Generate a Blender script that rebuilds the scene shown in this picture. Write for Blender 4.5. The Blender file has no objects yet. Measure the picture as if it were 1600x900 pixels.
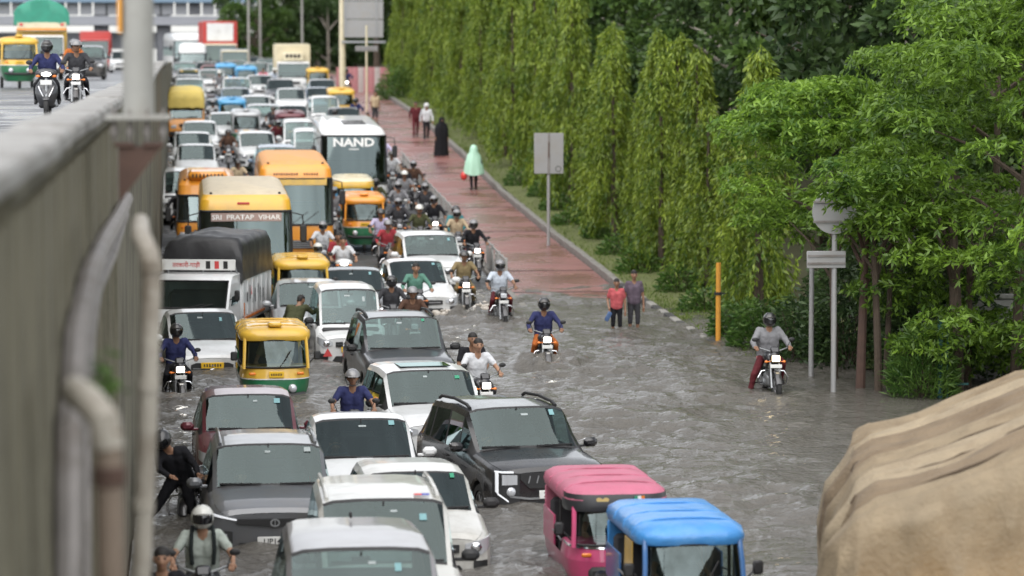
import bpy, bmesh, math, random
import numpy as np
from mathutils import Vector, Matrix, noise as mnoise

# ------------------------------------------------------------------ camera, sky, sun, exposure
SC = bpy.context.scene
COL = SC.collection
PI = math.pi
rad = math.radians
random.seed(7)
RNG = np.random.default_rng(11)
CAMZ = 6.45
cam_data = bpy.data.cameras.new('camera')
cam = bpy.data.objects.new('camera', cam_data)
COL.objects.link(cam)
cam.location = (0, 0, CAMZ)
cam.rotation_euler = (rad(90 - 4.289), 0, rad(-6.065))
cam_data.sensor_width = 36
cam_data.lens = 108
cam_data.clip_start = 0.5
cam_data.clip_end = 6000
cam_data.dof.use_dof = True
cam_data.dof.focus_distance = 52
cam_data.dof.aperture_fstop = 1.38
SC.camera = cam
world = bpy.data.worlds.new('World')
SC.world = world
world.use_nodes = True
wn = world.node_tree.nodes
wl = world.node_tree.links
SUN_EL, SUN_AZ = rad(58), rad(197)
sky = wn.new('ShaderNodeTexSky')
sky.sky_type = 'NISHITA'
sky.sun_disc = False
sky.sun_elevation = SUN_EL
sky.sun_rotation = SUN_AZ
sky.air_density = 1.0
sky.dust_density = 1.0
hs = wn.new('ShaderNodeHueSaturation')
hs.inputs['Saturation'].default_value = 0.16      # an overcast, colourless sky
wl.new(sky.outputs[0], hs.inputs['Color'])
bg = wn['Background']
bg.inputs['Strength'].default_value = 0.115
wtc = wn.new('ShaderNodeTexCoord'); wmp = wn.new('ShaderNodeMapping'); wmp.inputs['Scale'].default_value = (1, 1, 2.2)
cl = wn.new('ShaderNodeTexNoise'); cl.inputs['Scale'].default_value = 2.3; cl.inputs['Detail'].default_value = 7; cl.inputs['Roughness'].default_value = .58
cr = wn.new('ShaderNodeMapRange'); cr.inputs['From Min'].default_value = .32; cr.inputs['From Max'].default_value = .68; cr.inputs['To Min'].default_value = .5; cr.inputs['To Max'].default_value = 1.45
cm_ = wn.new('ShaderNodeMix'); cm_.data_type = 'RGBA'; cm_.blend_type = 'MULTIPLY'; cm_.inputs['Factor'].default_value = 1
wl.new(wtc.outputs['Generated'], wmp.inputs['Vector']); wl.new(wmp.outputs[0], cl.inputs['Vector']); wl.new(cl.outputs['Fac'], cr.inputs['Value'])
wl.new(hs.outputs[0], cm_.inputs['A']); wl.new(cr.outputs['Result'], cm_.inputs['B'])     # broken cloud cover all round
wl.new(cm_.outputs['Result'], bg.inputs['Color'])
sun_data = bpy.data.lights.new('sun', 'SUN')
sun_data.energy = 1.5
sun_data.angle = rad(100)
sun_data.color = (1.0, 0.97, 0.93)
sun = bpy.data.objects.new('sun', sun_data)
COL.objects.link(sun)
sd = Vector((math.sin(SUN_AZ) * math.cos(SUN_EL), math.cos(SUN_AZ) * math.cos(SUN_EL), math.sin(SUN_EL)))
sun.rotation_euler = sd.to_track_quat('Z', 'Y').to_euler()
SC.view_settings.view_transform = 'Standard'
SC.view_settings.look = 'None'
SC.view_settings.gamma = 1
SC.view_settings.use_curve_mapping = False
SC.view_settings.exposure = 1.24
SC.cycles.use_denoising = True
SC.cycles.max_bounces = 6
SC.cycles.diffuse_bounces = 2
SC.cycles.volume_bounces = 0
SC.cycles.transparent_max_bounces = 12
SC.cycles.caustics_reflective = False
SC.cycles.caustics_refractive = False
SC.cycles.sample_clamp_indirect = 6

# ------------------------------------------------------------------ ground heights
PY = [0, 60, 68, 78, 84, 90, 98, 115, 133, 157, 178, 210, 240, 300, 2000]
PZ = [-.36, -.34, -.26, -.12, .02, .26, .52, 1.2, 2.2, 3.3, 3.95, 4.6, 5.05, 5.4, 5.4]
def zg(y): return float(np.interp(y, PY, PZ))                # low road, water surface at z = 0
def zl(y): return float(np.interp(y, [0, 65, 107, 2000], [5.12, 5.12, 5.4, 5.4]))   # raised road on the left
def slope(y, f=zg): return (f(y + 2) - f(y - 2)) / 4

# ------------------------------------------------------------------ materials
MATS = {}
def nodes_of(m):
    m.use_nodes = True
    return m.node_tree.nodes, m.node_tree.links, m.node_tree.nodes['Principled BSDF']
def P(name, col, rough=.5, metal=0., coat=0., spec=.5, var=.12, scale=6., bump=0., bscale=60., emit=0., dirt=None, alpha=1.):
    """plain procedural material: base colour with a noise-driven variation, optional dirt and fine relief"""
    if name in MATS: return MATS[name]
    m = bpy.data.materials.new(name)
    n, l, b = nodes_of(m)
    b.inputs['Roughness'].default_value = rough
    b.inputs['Metallic'].default_value = metal
    b.inputs['Coat Weight'].default_value = coat
    b.inputs['Coat Roughness'].default_value = .06
    b.inputs['Specular IOR Level'].default_value = spec
    c = (*col, 1)
    tc = n.new('ShaderNodeTexCoord')
    nz = n.new('ShaderNodeTexNoise')
    nz.inputs['Scale'].default_value = scale
    nz.inputs['Detail'].default_value = 5
    l.new(tc.outputs['Object'], nz.inputs['Vector'])
    mx = n.new('ShaderNodeMix'); mx.data_type = 'RGBA'
    mx.inputs['A'].default_value = tuple(v * (1 - var) for v in col) + (1,)
    mx.inputs['B'].default_value = tuple(min(1, v * (1 + var)) for v in col) + (1,)
    l.new(nz.outputs['Fac'], mx.inputs['Factor'])
    out = mx.outputs['Result']
    if dirt:
        n2 = n.new('ShaderNodeTexNoise'); n2.inputs['Scale'].default_value = scale * .45; n2.inputs['Detail'].default_value = 8
        n2.inputs['Roughness'].default_value = .7
        l.new(tc.outputs['Object'], n2.inputs['Vector'])
        rp = n.new('ShaderNodeMapRange'); rp.inputs['From Min'].default_value = .48; rp.inputs['From Max'].default_value = .72
        rp.inputs['To Max'].default_value = dirt[3]
        l.new(n2.outputs['Fac'], rp.inputs['Value'])
        m2 = n.new('ShaderNodeMix'); m2.data_type = 'RGBA'
        l.new(out, m2.inputs['A']); m2.inputs['B'].default_value = (*dirt[:3], 1)
        l.new(rp.outputs['Result'], m2.inputs['Factor'])
        out = m2.outputs['Result']
    l.new(out, b.inputs['Base Color'])
    rr = n.new('ShaderNodeMapRange'); rr.inputs['To Min'].default_value = max(0, rough - .08); rr.inputs['To Max'].default_value = min(1, rough + .12)
    l.new(nz.outputs['Fac'], rr.inputs['Value']); l.new(rr.outputs['Result'], b.inputs['Roughness'])
    if bump:
        n3 = n.new('ShaderNodeTexNoise'); n3.inputs['Scale'].default_value = bscale; n3.inputs['Detail'].default_value = 4
        l.new(tc.outputs['Object'], n3.inputs['Vector'])
        bp = n.new('ShaderNodeBump'); bp.inputs['Strength'].default_value = bump; bp.inputs['Distance'].default_value = .02
        l.new(n3.outputs['Fac'], bp.inputs['Height']); l.new(bp.outputs['Normal'], b.inputs['Normal'])
    if emit:
        b.inputs['Emission Color'].default_value = c; b.inputs['Emission Strength'].default_value = emit
    MATS[name] = m
    return m
def glass_mat(name, tint, gl=.06, rough=.02):
    if name in MATS: return MATS[name]
    m = bpy.data.materials.new(name)
    n, l, b = nodes_of(m)
    n.remove(b)
    tr = n.new('ShaderNodeBsdfTransparent'); tr.inputs['Color'].default_value = (*tint, 1)
    g = n.new('ShaderNodeBsdfGlossy'); g.inputs['Roughness'].default_value = rough; g.inputs['Color'].default_value = (.74, .90, .90, 1)
    fr = n.new('ShaderNodeFresnel'); fr.inputs['IOR'].default_value = 1.62
    ad = n.new('ShaderNodeMath'); ad.operation = 'ADD'; ad.inputs[1].default_value = gl; ad.use_clamp = True
    mx = n.new('ShaderNodeMixShader')
    l.new(fr.outputs[0], ad.inputs[0]); l.new(ad.outputs[0], mx.inputs[0]); l.new(tr.outputs[0], mx.inputs[1]); l.new(g.outputs[0], mx.inputs[2])
    l.new(mx.outputs[0], n['Material Output'].inputs['Surface'])
    MATS[name] = m
    return m
MUD = (.17, .14, .10, .35)
def paint(name, col, metal=0., rough=.32, dirt=.35):
    return P('paint_' + name, col, rough, metal, coat=.7, var=.05, scale=3, dirt=(*MUD[:3], dirt), bump=.03, bscale=140)
M = {}
M['white'] = paint('white', (.66, .67, .67))
M['oldwhite'] = paint('old_white', (.55, .55, .52), dirt=.55, rough=.42)
M['silver'] = paint('silver', (.42, .43, .44), .35)
M['greybrown'] = paint('grey_brown', (.30, .29, .30), .4)
M['grey'] = paint('grey', (.135, .14, .15), .35)
M['darkgrey'] = paint('dark_grey', (.05, .052, .058), .3)
M['black'] = paint('black', (.012, .012, .014), .1, .25, .2)
M['maroon'] = paint('maroon', (.11, .018, .028), .25)
M['busyellow'] = paint('bus_yellow', (.72, .40, .03), rough=.4, dirt=.3)
M['busorange'] = paint('bus_orange', (.76, .30, .03), rough=.4, dirt=.3)
M['autogreen'] = paint('rickshaw_green', (.010, .14, .055), rough=.4, dirt=.4)
M['autoyellow'] = paint('rickshaw_yellow', (.66, .40, .04), rough=.5, dirt=.5)
M['pink'] = paint('pink', (.52, .055, .16), rough=.4)
M['pinkcloth'] = P('pink_canopy', (.46, .13, .20), .55, var=.2, scale=4, bump=.7, bscale=8, dirt=(.25, .10, .12, .6))
M['blueauto'] = paint('blue', (.045, .14, .34), rough=.4)
M['bluecloth'] = P('blue_canopy', (.06, .25, .58), .30, var=.25, scale=3, bump=.8, bscale=7, dirt=(.22, .40, .60, .5))
M['skyblue'] = paint('sky_blue', (.06, .30, .55), rough=.4)
M['red'] = paint('red', (.42, .035, .03), rough=.4)
M['cream'] = paint('cream', (.62, .55, .38), rough=.45)
M['orange'] = paint('orange', (.75, .26, .03), rough=.45)
M['bluegrey'] = paint('blue_grey', (.16, .22, .30), .2)
M['trim'] = P('black_plastic', (.018, .018, .019), .55, var=.2)
M['rubber'] = P('tyre_rubber', (.02, .02, .02), .75, var=.2)
M['rim'] = P('wheel_alloy', (.35, .35, .36), .35, .8)
M['chrome'] = P('chrome', (.7, .7, .72), .12, 1.)
M['steel'] = P('grey_steel', (.32, .33, .34), .4, .7, var=.2)
M['seat'] = P('seat_fabric', (.05, .05, .055), .9)
M['seatlight'] = P('seat_beige', (.30, .27, .23), .9)
M['glass'] = glass_mat('window_glass', (.42, .53, .51), .03)
M['tint'] = glass_mat('dark_window_glass', (.16, .18, .19), .07)
M['busglass'] = glass_mat('bus_glass', (.40, .46, .47), .10)
M['lens'] = P('lamp_lens', (.55, .57, .60), .08, .3, coat=1.)
M['lampon'] = P('lamp_lit', (1., .96, .88), .2, emit=3.2)
M['lampwarm'] = P('lamp_lit_warm', (1., .80, .48), .2, emit=2.6)
M['drl'] = P('running_light', (.7, .72, .75), .2, emit=.25)
M['indicator'] = P('indicator_orange', (.75, .20, .02), .25, coat=.6)
M['tail'] = P('tail_lamp_red', (.45, .02, .02), .2, coat=.8)
M['plate'] = P('plate_white', (.72, .72, .70), .45)
M['plateyellow'] = P('plate_yellow', (.80, .48, .02), .45)
M['ink'] = P('black_print', (.02, .02, .02), .6)
M['inkwhite'] = P('white_print', (.78, .78, .76), .6)
M['inkred'] = P('red_print', (.55, .06, .06), .6)
M['inkgreen'] = P('green_print', (.03, .25, .14), .6)
M['inkblue'] = P('blue_print', (.05, .07, .38), .6)
M['inkgold'] = P('gold_print', (.55, .40, .16), .6)
M['sticker'] = P('sticker_white', (.75, .78, .78), .5)
M['tarpblack'] = P('black_tarpaulin', (.022, .022, .024), .42, var=.3, scale=4, bump=.35, bscale=7)
M['tarpbrown'] = P('brown_tarpaulin', (.235, .185, .12), .8, var=.35, scale=3.5, bump=.8, bscale=22, dirt=(.15, .105, .06, .8))
M['tarpgreen'] = P('green_tarpaulin', (.03, .24, .16), .6, var=.25, scale=3, bump=.3, bscale=6)
M['tarpyellow'] = P('yellow_tarpaulin', (.55, .42, .10), .6, var=.25, scale=3, bump=.3, bscale=6)
M['concrete'] = P('wall_concrete', (.15, .14, .10), .85, var=.45, scale=1.2, bump=.3, bscale=30, dirt=(.04, .036, .024, .95))
M['coping'] = P('coping_concrete', (.30, .295, .285), .7, var=.35, scale=2, bump=.5, bscale=14, dirt=(.08, .072, .06, .9))
M['pole'] = P('pole_grey', (.30, .30, .28), .6, .2, var=.2, scale=3, dirt=(.16, .14, .11, .5))
M['pvc'] = P('pvc_pipe', (.34, .315, .27), .5, var=.25, scale=4, dirt=(.12, .09, .06, .9))
M['rustpipe'] = P('rusty_brown_pipe', (.20, .155, .12), .7, var=.25, scale=4, dirt=(.09, .06, .04, .6))
M['galv'] = P('galvanised', (.22, .205, .195), .6, .3, var=.3, scale=6, dirt=(.10, .08, .06, .7))
M['rust'] = P('rust_brown', (.085, .05, .038), .85, var=.4, scale=5, dirt=(.05, .035, .03, .7))
M['signback'] = P('sign_back_grey', (.30, .30, .30), .5, .2, var=.08, dirt=(.3, .27, .22, .4))
M['orangepost'] = P('orange_post', (.70, .32, .04), .55, var=.15, dirt=(.2, .12, .06, .5))
M['greenpost'] = P('green_post', (.02, .10, .10), .5)
M['fencewhite'] = P('fence_white', (.30, .30, .29), .5, var=.15, dirt=(.2, .17, .13, .6))
M['bark'] = P('bark', (.075, .055, .04), .9, var=.4, scale=9, bump=.8, bscale=25)
M['barkpale'] = P('bark_pale', (.30, .27, .23), .9, var=.35, scale=7, bump=.6, bscale=25)
M['skin'] = P('skin_brown', (.26, .14, .085), .55, var=.08)
M['skin2'] = P('skin_tan', (.34, .19, .12), .55, var=.08)
M['hair'] = P('hair_black', (.012, .010, .009), .6, bump=.4, bscale=120)
M['eye'] = P('eye_dark', (.015, .012, .01), .2)
M['lip'] = P('lip_brown', (.17, .065, .05), .5)
M['helmetgrey'] = paint('helmet_grey', (.20, .20, .21), .2)
M['helmetblack'] = paint('helmet_black', (.022, .022, .024), .1)
M['helmetwhite'] = paint('helmet_white', (.62, .62, .58))
M['visor'] = P('visor_dark', (.01, .01, .012), .08, coat=1.)
def cloth(name, col): return P('cloth_' + name, col, .85, var=.18, scale=9, bump=.5, bscale=14, spec=.2)

# ------------------------------------------------------------------ mesh building
class MB:
    def __init__(s): s.v = []; s.f = []; s.m = []
    def add(s, vs, fs, m=0):
        o = len(s.v); s.v.extend([tuple(p) for p in vs])
        for f in fs: s.f.append(tuple(i + o for i in f)); s.m.append(m)
    def box(s, c, d, ch=0., rot=None, m=0):
        x, y, z = d[0] / 2, d[1] / 2, d[2] / 2
        R = rot if rot is not None else None
        if ch <= 0:
            vs = [(a * x, b * y, e * z) for a in (-1, 1) for b in (-1, 1) for e in (-1, 1)]
            fs = [(0, 1, 3, 2), (4, 6, 7, 5), (0, 4, 5, 1), (2, 3, 7, 6), (0, 2, 6, 4), (1, 5, 7, 3)]
        else:
            ch = min(ch, x * .98, y * .98, z * .98)
            idx = {}; vs = []
            for a in (-1, 1):
                for b in (-1, 1):
                    for e in (-1, 1):
                        for k in range(3):
                            p = [a * x, b * y, e * z]
                            for q in range(3):
                                if q != k: p[q] -= (a, b, e)[q] * ch
                            idx[(a, b, e, k)] = len(vs); vs.append(tuple(p))
            fs = []
            for k in range(3):
                i, j = [q for q in range(3) if q != k]
                for sg in (-1, 1):
                    ring = []
                    for (p, q) in ((-1, -1), (1, -1), (1, 1), (-1, 1)):
                        t = [0, 0, 0]; t[k] = sg; t[i] = p; t[j] = q
                        ring.append(idx[(*t, k)])
                    fs.append(tuple(ring))
            for k in range(3):
                i, j = [q for q in range(3) if q != k]
                for p in (-1, 1):
                    for q in (-1, 1):
                        t0 = [0, 0, 0]; t0[i] = p; t0[j] = q; t1 = t0[:]
                        t0[k] = -1; t1[k] = 1
                        fs.append((idx[(*t0, i)], idx[(*t1, i)], idx[(*t1, j)], idx[(*t0, j)]))
            for a in (-1, 1):
                for b in (-1, 1):
                    for e in (-1, 1):
                        fs.append(tuple(idx[(a, b, e, k)] for k in range(3)))
        C = Vector(c)
        if R is not None: vs = [tuple(C + R @ Vector(p)) for p in vs]
        else: vs = [(p[0] + c[0], p[1] + c[1], p[2] + c[2]) for p in vs]
        s.add(vs, fs, m); return s
    def tube(s, pts, r, n=8, m=0, cap=True):
        pts = [Vector(p) for p in pts]
        rs = r if isinstance(r, (list, tuple)) else [r] * len(pts)
        t = (pts[1] - pts[0]).normalized()
        a = t.orthogonal().normalized()
        rings = []
        for i, p in enumerate(pts):
            if i == 0: tt = t
            elif i == len(pts) - 1: tt = (pts[i] - pts[i - 1]).normalized()
            else: tt = ((pts[i + 1] - p).normalized() + (p - pts[i - 1]).normalized())
            if tt.length < 1e-6: tt = t
            tt.normalize()
            a = a - tt * a.dot(tt)
            if a.length < 1e-5: a = tt.orthogonal()
            a.normalize(); b = tt.cross(a)
            rings.append([p + (a * math.cos(2 * PI * k / n) + b * math.sin(2 * PI * k / n)) * rs[i] for k in range(n)])
        s.loft(rings, True, cap, cap, m); return s
    def cyl(s, p0, p1, r0, r1=None, n=12, m=0, cap=True):
        return s.tube([p0, p1], [r0, r0 if r1 is None else r1], n, m, cap)
    def loft(s, secs, closed=True, c0=False, c1=False, m=0):
        o = len(s.v); n = len(secs[0])
        for q in secs: s.v.extend([tuple(p) for p in q])
        for i in range(len(secs) - 1):
            for k in range(n if closed else n - 1):
                k2 = (k + 1) % n
                s.f.append((o + i * n + k, o + i * n + k2, o + (i + 1) * n + k2, o + (i + 1) * n + k)); s.m.append(m)
        if c0: s.f.append(tuple(o + k for k in range(n))[::-1]); s.m.append(m)
        if c1: s.f.append(tuple(o + (len(secs) - 1) * n + k for k in range(n))); s.m.append(m)
        return s
    def ell(s, c, r, nu=14, nv=9, m=0, rot=None, z0=-1., z1=1.):
        secs = []; C = Vector(c)
        a0, a1 = math.asin(max(-1, z0)), math.asin(min(1, z1))
        for i in range(nv + 1):
            a = a0 + (a1 - a0) * i / nv
            ring = []
            for k in range(nu):
                b = 2 * PI * k / nu
                p = Vector((r[0] * math.cos(a) * math.cos(b), r[1] * math.cos(a) * math.sin(b), r[2] * math.sin(a)))
                ring.append(C + (rot @ p if rot is not None else p))
            secs.append(ring)
        s.loft(secs, True, z0 > -1, z1 < 1, m); return s
    def poly(s, pts, m=0): s.add(pts, [tuple(range(len(pts)))], m); return s
    def prism(s, pts, d, m=0):
        """polygon pts (3d, planar) extruded by vector d"""
        d = Vector(d); s.loft([[Vector(p) for p in pts], [Vector(p) + d for p in pts]], True, True, True, m); return s
    def wheel(s, c, r, w, tr, n=20, m=0):
        """torus-like tyre, axle along x"""
        secs = []
        for k in range(n + 1):
            a = 2 * PI * k / n
            ring = []
            for (dx, dr) in ((-.5, -.9), (-.5, -.25), (-.32, 0), (.32, 0), (.5, -.25), (.5, -.9)):
                rr = r + dr * tr
                ring.append((c[0] + dx * w, c[1] + rr * math.cos(a), c[2] + rr * math.sin(a)))
            secs.append(ring)
        s.loft(secs, False, m=m); return s
    def mesh(s, name, mats, smooth=True, ang=38, recalc=True):
        me = bpy.data.meshes.new(name)
        me.from_pydata(s.v, [], s.f)
        mats = mats if isinstance(mats, (list, tuple)) else [mats]
        for q in mats: me.materials.append(q)
        if len(mats) > 1: me.polygons.foreach_set('material_index', s.m)
        if recalc:
            b = bmesh.new(); b.from_mesh(me)
            bmesh.ops.remove_doubles(b, verts=b.verts, dist=1e-5)
            bmesh.ops.recalc_face_normals(b, faces=b.faces); b.to_mesh(me); b.free()
        if smooth:
            me.polygons.foreach_set('use_smooth', [True] * len(me.polygons))
            me.set_sharp_from_angle(angle=rad(ang))
        return me
def put(name, me, parent=None, loc=None, rz=None):
    o = bpy.data.objects.new(name, me)
    COL.objects.link(o)
    if parent is not None: o.parent = parent
    if loc is not None: o.location = loc
    if rz is not None: o.rotation_euler = (0, 0, rz)
    return o
def part(name, mb, mats, parent, smooth=True, ang=38, recalc=True):
    return put(name, mb.mesh(name, mats, smooth, ang, recalc), parent)
def tag(o, label=None, cat=None, group=None, kind=None):
    if label: o['label'] = label
    if cat: o['category'] = cat
    if group: o['group'] = group
    if kind: o['kind'] = kind
    return o
def thing(name, label, cat, loc=(0, 0, 0), rz=0., group=None, pitch=0.):
    o = bpy.data.objects.new(name, None)
    COL.objects.link(o)
    o.empty_display_size = .2
    o.location = loc; o.rotation_euler = (pitch, 0, rz)
    return tag(o, label, cat, group)
def place(o, x, y, rz=0., g=zg, z=0., tilt=True, s=1.):
    a = math.atan(slope(y, g)) if tilt else 0
    o.location = (x, y, g(y) + z); o.rotation_euler = (a * math.cos(rz), a * -math.sin(rz) * 0, rz); o.scale = (s, s, s)
    return o
def dup(root, label=None, group=None, swap=None, parts=True):
    """copy a thing with its parts and sub-parts; swap maps material -> material on the copies"""
    def cp(o, parent):
        c = o.copy(); COL.objects.link(c); c.parent = parent
        if swap and o.type == 'MESH':
            for i, sl in enumerate(c.material_slots):
                if sl.material is not None and sl.material.name in swap:
                    nm = swap[sl.material.name]; sl.link = 'OBJECT'; sl.material = nm
        if parts:
            for ch in o.children: cp(ch, c)
        return c
    r = cp(root, None)
    if label: r['label'] = label
    if group: r['group'] = group
    return r
TXT = {}
def text_mesh(txt, h, mat, name='lettering', bold=.0, wscale=1., depth=.002):
    """flat lettering in the xz plane, centred, facing -y"""
    k = (txt, h, mat.name, bold, wscale, depth)
    if k in TXT: return TXT[k]
    cu = bpy.data.curves.new('t', 'FONT'); cu.body = txt; cu.size = 1; cu.align_x = 'CENTER'; cu.align_y = 'CENTER'
    cu.offset = bold; cu.extrude = 0; cu.resolution_u = 2
    o = bpy.data.objects.new('t', cu); COL.objects.link(o)
    dg = bpy.context.evaluated_depsgraph_get()
    me = bpy.data.meshes.new_from_object(o.evaluated_get(dg))
    bpy.data.objects.remove(o); bpy.data.curves.remove(cu)
    n = len(me.vertices); co = np.empty(n * 3); me.vertices.foreach_get('co', co); co = co.reshape(-1, 3)
    if n:
        ext = co[:, 1].max() - co[:, 1].min(); s = h / max(ext, 1e-4)
        cx = (co[:, 0].max() + co[:, 0].min()) / 2; cy = (co[:, 1].max() + co[:, 1].min()) / 2
        new = np.stack([(co[:, 0] - cx) * s * wscale, np.full(n, -depth), (co[:, 1] - cy) * s], 1)
        me.vertices.foreach_set('co', new.ravel())
    me.materials.clear(); me.materials.append(mat); me.name = name
    TXT[k] = me
    return me
def words(txt, h, mat, parent, loc, rx=0., rz=0., bold=0., wscale=1., name='lettering'):
    o = put(name, text_mesh(txt, h, mat, name, bold, wscale), parent, loc)
    o.rotation_euler = (rx, 0, rz)
    return o
# ------------------------------------------------------------------ setting: terrain, roads, track, kerb, water
def grid_mesh(name, xs, ys, zf, mat, smooth=True):
    X, Y = np.meshgrid(np.asarray(xs, float), np.asarray(ys, float))
    Z = zf(X, Y)
    v = np.stack([X, Y, Z], -1).reshape(-1, 3)
    nx, ny = len(xs), len(ys)
    i = np.arange(nx * ny).reshape(ny, nx)
    f = np.stack([i[:-1, :-1], i[:-1, 1:], i[1:, 1:], i[1:, :-1]], -1).reshape(-1, 4)
    return quads_mesh(name, v, f, mat, smooth)
def quads_mesh(name, v, f, mat, smooth=True):
    me = bpy.data.meshes.new(name)
    me.vertices.add(len(v)); me.vertices.foreach_set('co', np.ascontiguousarray(v, dtype=np.float32).ravel())
    k = f.shape[1]
    me.loops.add(len(f) * k); me.loops.foreach_set('vertex_index', np.ascontiguousarray(f, dtype=np.int32).ravel())
    me.polygons.add(len(f)); me.polygons.foreach_set('loop_start', np.arange(0, len(f) * k, k, dtype=np.int32))
    me.update(calc_edges=True)
    if smooth: me.polygons.foreach_set('use_smooth', np.ones(len(f), bool))
    me.materials.append(mat)
    return me
zgv = lambda y: np.interp(y, PY, PZ)
zlv = lambda y: np.interp(y, [0, 65, 107, 2000], [5.12, 5.12, 5.4, 5.4])
def perlin(x, y, seed=0):
    r = np.random.default_rng(seed); g = r.uniform(0, 2 * PI, (256, 256)); gx, gy = np.cos(g), np.sin(g)
    xi, yi = np.floor(x).astype(int), np.floor(y).astype(int); xf, yf = x - xi, y - yi
    u, w = xf ** 3 * (xf * (xf * 6 - 15) + 10), yf ** 3 * (yf * (yf * 6 - 15) + 10)
    def d(a, b): i, j = (xi + a) % 256, (yi + b) % 256; return gx[i, j] * (xf - a) + gy[i, j] * (yf - b)
    n0 = d(0, 0) * (1 - u) + d(1, 0) * u; n1 = d(0, 1) * (1 - u) + d(1, 1) * u
    return (n0 * (1 - w) + n1 * w) * 1.5

M['earth'] = P('earth', (.075, .075, .035), .95, var=.35, scale=.8, bump=.6, bscale=3)
def terrain_z(X, Y):
    low = zgv(Y) - .3
    right = np.where(Y < 78, -.34 + np.clip((X - 14.5) * .12, 0, 1.2), zgv(Y) + .12 + np.clip((X - 13.2) * .18, 0, 1.4))
    left = zlv(Y) - .3
    z = np.where(X > 12.05, right, low)
    z = np.where(X < -1.0, np.minimum(left, np.where(Y > 200, zgv(Y) - .3, left)), z)
    return z
o = put('ground', grid_mesh('ground', [-150, -60, -15, -1.01, -.99, 5, 11.9, 12.06, 12.6, 13.2, 14, 15, 16, 18, 21, 26, 40, 90, 150],
        list(range(-20, 320, 4)) + [340, 380, 430], terrain_z, M['earth']))
tag(o, kind='structure')

def asphalt(name, col, wet=.35, var=.3, joint=0):
    m = P(name, col, .5, var=var, scale=.5, bump=.25, bscale=90, spec=.6)
    n, l = m.node_tree.nodes, m.node_tree.links; b = n['Principled BSDF']
    tc = n['Texture Coordinate']
    nz = n.new('ShaderNodeTexNoise'); nz.inputs['Scale'].default_value = .55; nz.inputs['Detail'].default_value = 6
    l.new(tc.outputs['Object'], nz.inputs['Vector'])
    mr = n.new('ShaderNodeMapRange'); mr.inputs['From Min'].default_value = .38; mr.inputs['From Max'].default_value = .62
    mr.inputs['To Min'].default_value = wet * .35; mr.inputs['To Max'].default_value = wet + .28
    l.new(nz.outputs['Fac'], mr.inputs['Value']); l.new(mr.outputs['Result'], b.inputs['Roughness'])
    return m
M['road'] = asphalt('wet_asphalt', (.062, .062, .066))
M['leftroad'] = asphalt('wet_asphalt_pale', (.105, .107, .115))
M['track'] = asphalt('red_track_surface', (.225, .100, .088), .25)
ysr = [12 + 3 * i for i in range(100)] + [330, 400, 425]
o = put('road', grid_mesh('road', [-1.2, 2, 5, 8.62], ysr, lambda X, Y: zgv(Y), M['road'])); tag(o, kind='structure')
o = put('road', grid_mesh('raised_road', [-16, -8, -4, -1.04], ysr, lambda X, Y: zlv(Y), M['leftroad'])); tag(o, kind='structure')
TRK_X0, TRK_X1 = 8.84, 11.78
o = put('cycle_track', grid_mesh('cycle_track', [TRK_X0, 10, 11, TRK_X1], ysr[12:], lambda X, Y: zgv(Y) + .07, M['track'])); tag(o, kind='structure')
# expansion joints of the track, kerb of the track towards the road
jm = P('joint_dark', (.03, .025, .022), .8)
trk = o
for y in (83, 88.5, 101, 110, 124, 140, 158):
    b = MB(); b.box((10.3, y, zg(y) + .075), (2.94, .10, .012)); part('expansion_joint', b, jm, trk)
ek = tag(put('kerb', None), kind='structure')
kst = MB(); kst.box((0, 0, 0), (.20, .985, .30), .025); kme = kst.mesh('kerb_stone', P('kerb_concrete', (.20, .19, .175), .8, var=.2, bump=.3, dirt=(.1, .09, .06, .7)))
kst2 = P('kerb_black', (.035, .035, .035), .7, var=.2, bump=.3, dirt=(.12, .11, .09, .6))
kst3 = P('kerb_white', (.26, .25, .23), .7, var=.15, bump=.3, dirt=(.14, .12, .09, .7))
for i in range(150):
    y = 56 + i
    k = put('kerb_stone', kme, ek, (11.9 + random.uniform(-.012, .012), y, zg(y) + .12 + random.uniform(-.01, .01)))
    k.rotation_euler = (math.atan(slope(y)), 0, random.uniform(-.012, .012))
    if y < 84:
        k.material_slots[0].link = 'OBJECT'; k.material_slots[0].material = kst2 if i % 2 else kst3
ed = tag(put('kerb', None), kind='structure')
for i in range(70):
    y = 66 + i * 2
    k = put('kerb_stone', kme, ed, (8.73, y + .5, zg(y) - .02)); k.scale = (1, 2.02, 1); k.rotation_euler = (math.atan(slope(y)), 0, 0)

# flood water: real waves, muddy and glossy
def water_z(X, Y):
    wx = X + .5 * perlin(X * .35, Y * .35, 5); wy = Y + .5 * perlin(X * .35 + 9, Y * .35, 6)
    h = np.zeros_like(X)
    for (l, a, sd) in ((3.2, .045, 1), (1.5, .075, 2), (.74, .075, 3), (.38, .036, 4)):
        n = perlin(wx / (l * 1.7), wy / l, sd)
        h += a * (1 - 2.2 * np.abs(n)) if l < 2 else a * 2 * n
    calm = np.clip((X - 10.2) / 2.2, 0, 1) * np.clip((64 - Y) / 6, 0, 1)
    amp = (.75 + .55 * perlin(X * .16, Y * .16, 9)) * (1 - .75 * calm)
    h = (h - .012) * amp
    for (bx, by, s, a) in WAKES:                                      # bow waves and wakes behind the riders
        dx, dy = X - bx, Y - by
        r = np.hypot(dx, dy * .8)
        h += a * np.exp(-((r - .55 * s) / (.28 * s)) ** 2) * (1 + .8 * perlin(X * 3, Y * 3, 12))
        v = np.abs(np.abs(dx) - .35 * np.clip(dy, 0, 9) - .3)
        h += np.where((dy > 0) & (dy < 7), .6 * a * np.exp(-(v / .22) ** 2) * np.exp(-dy / 3.5), 0)
    return h
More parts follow.
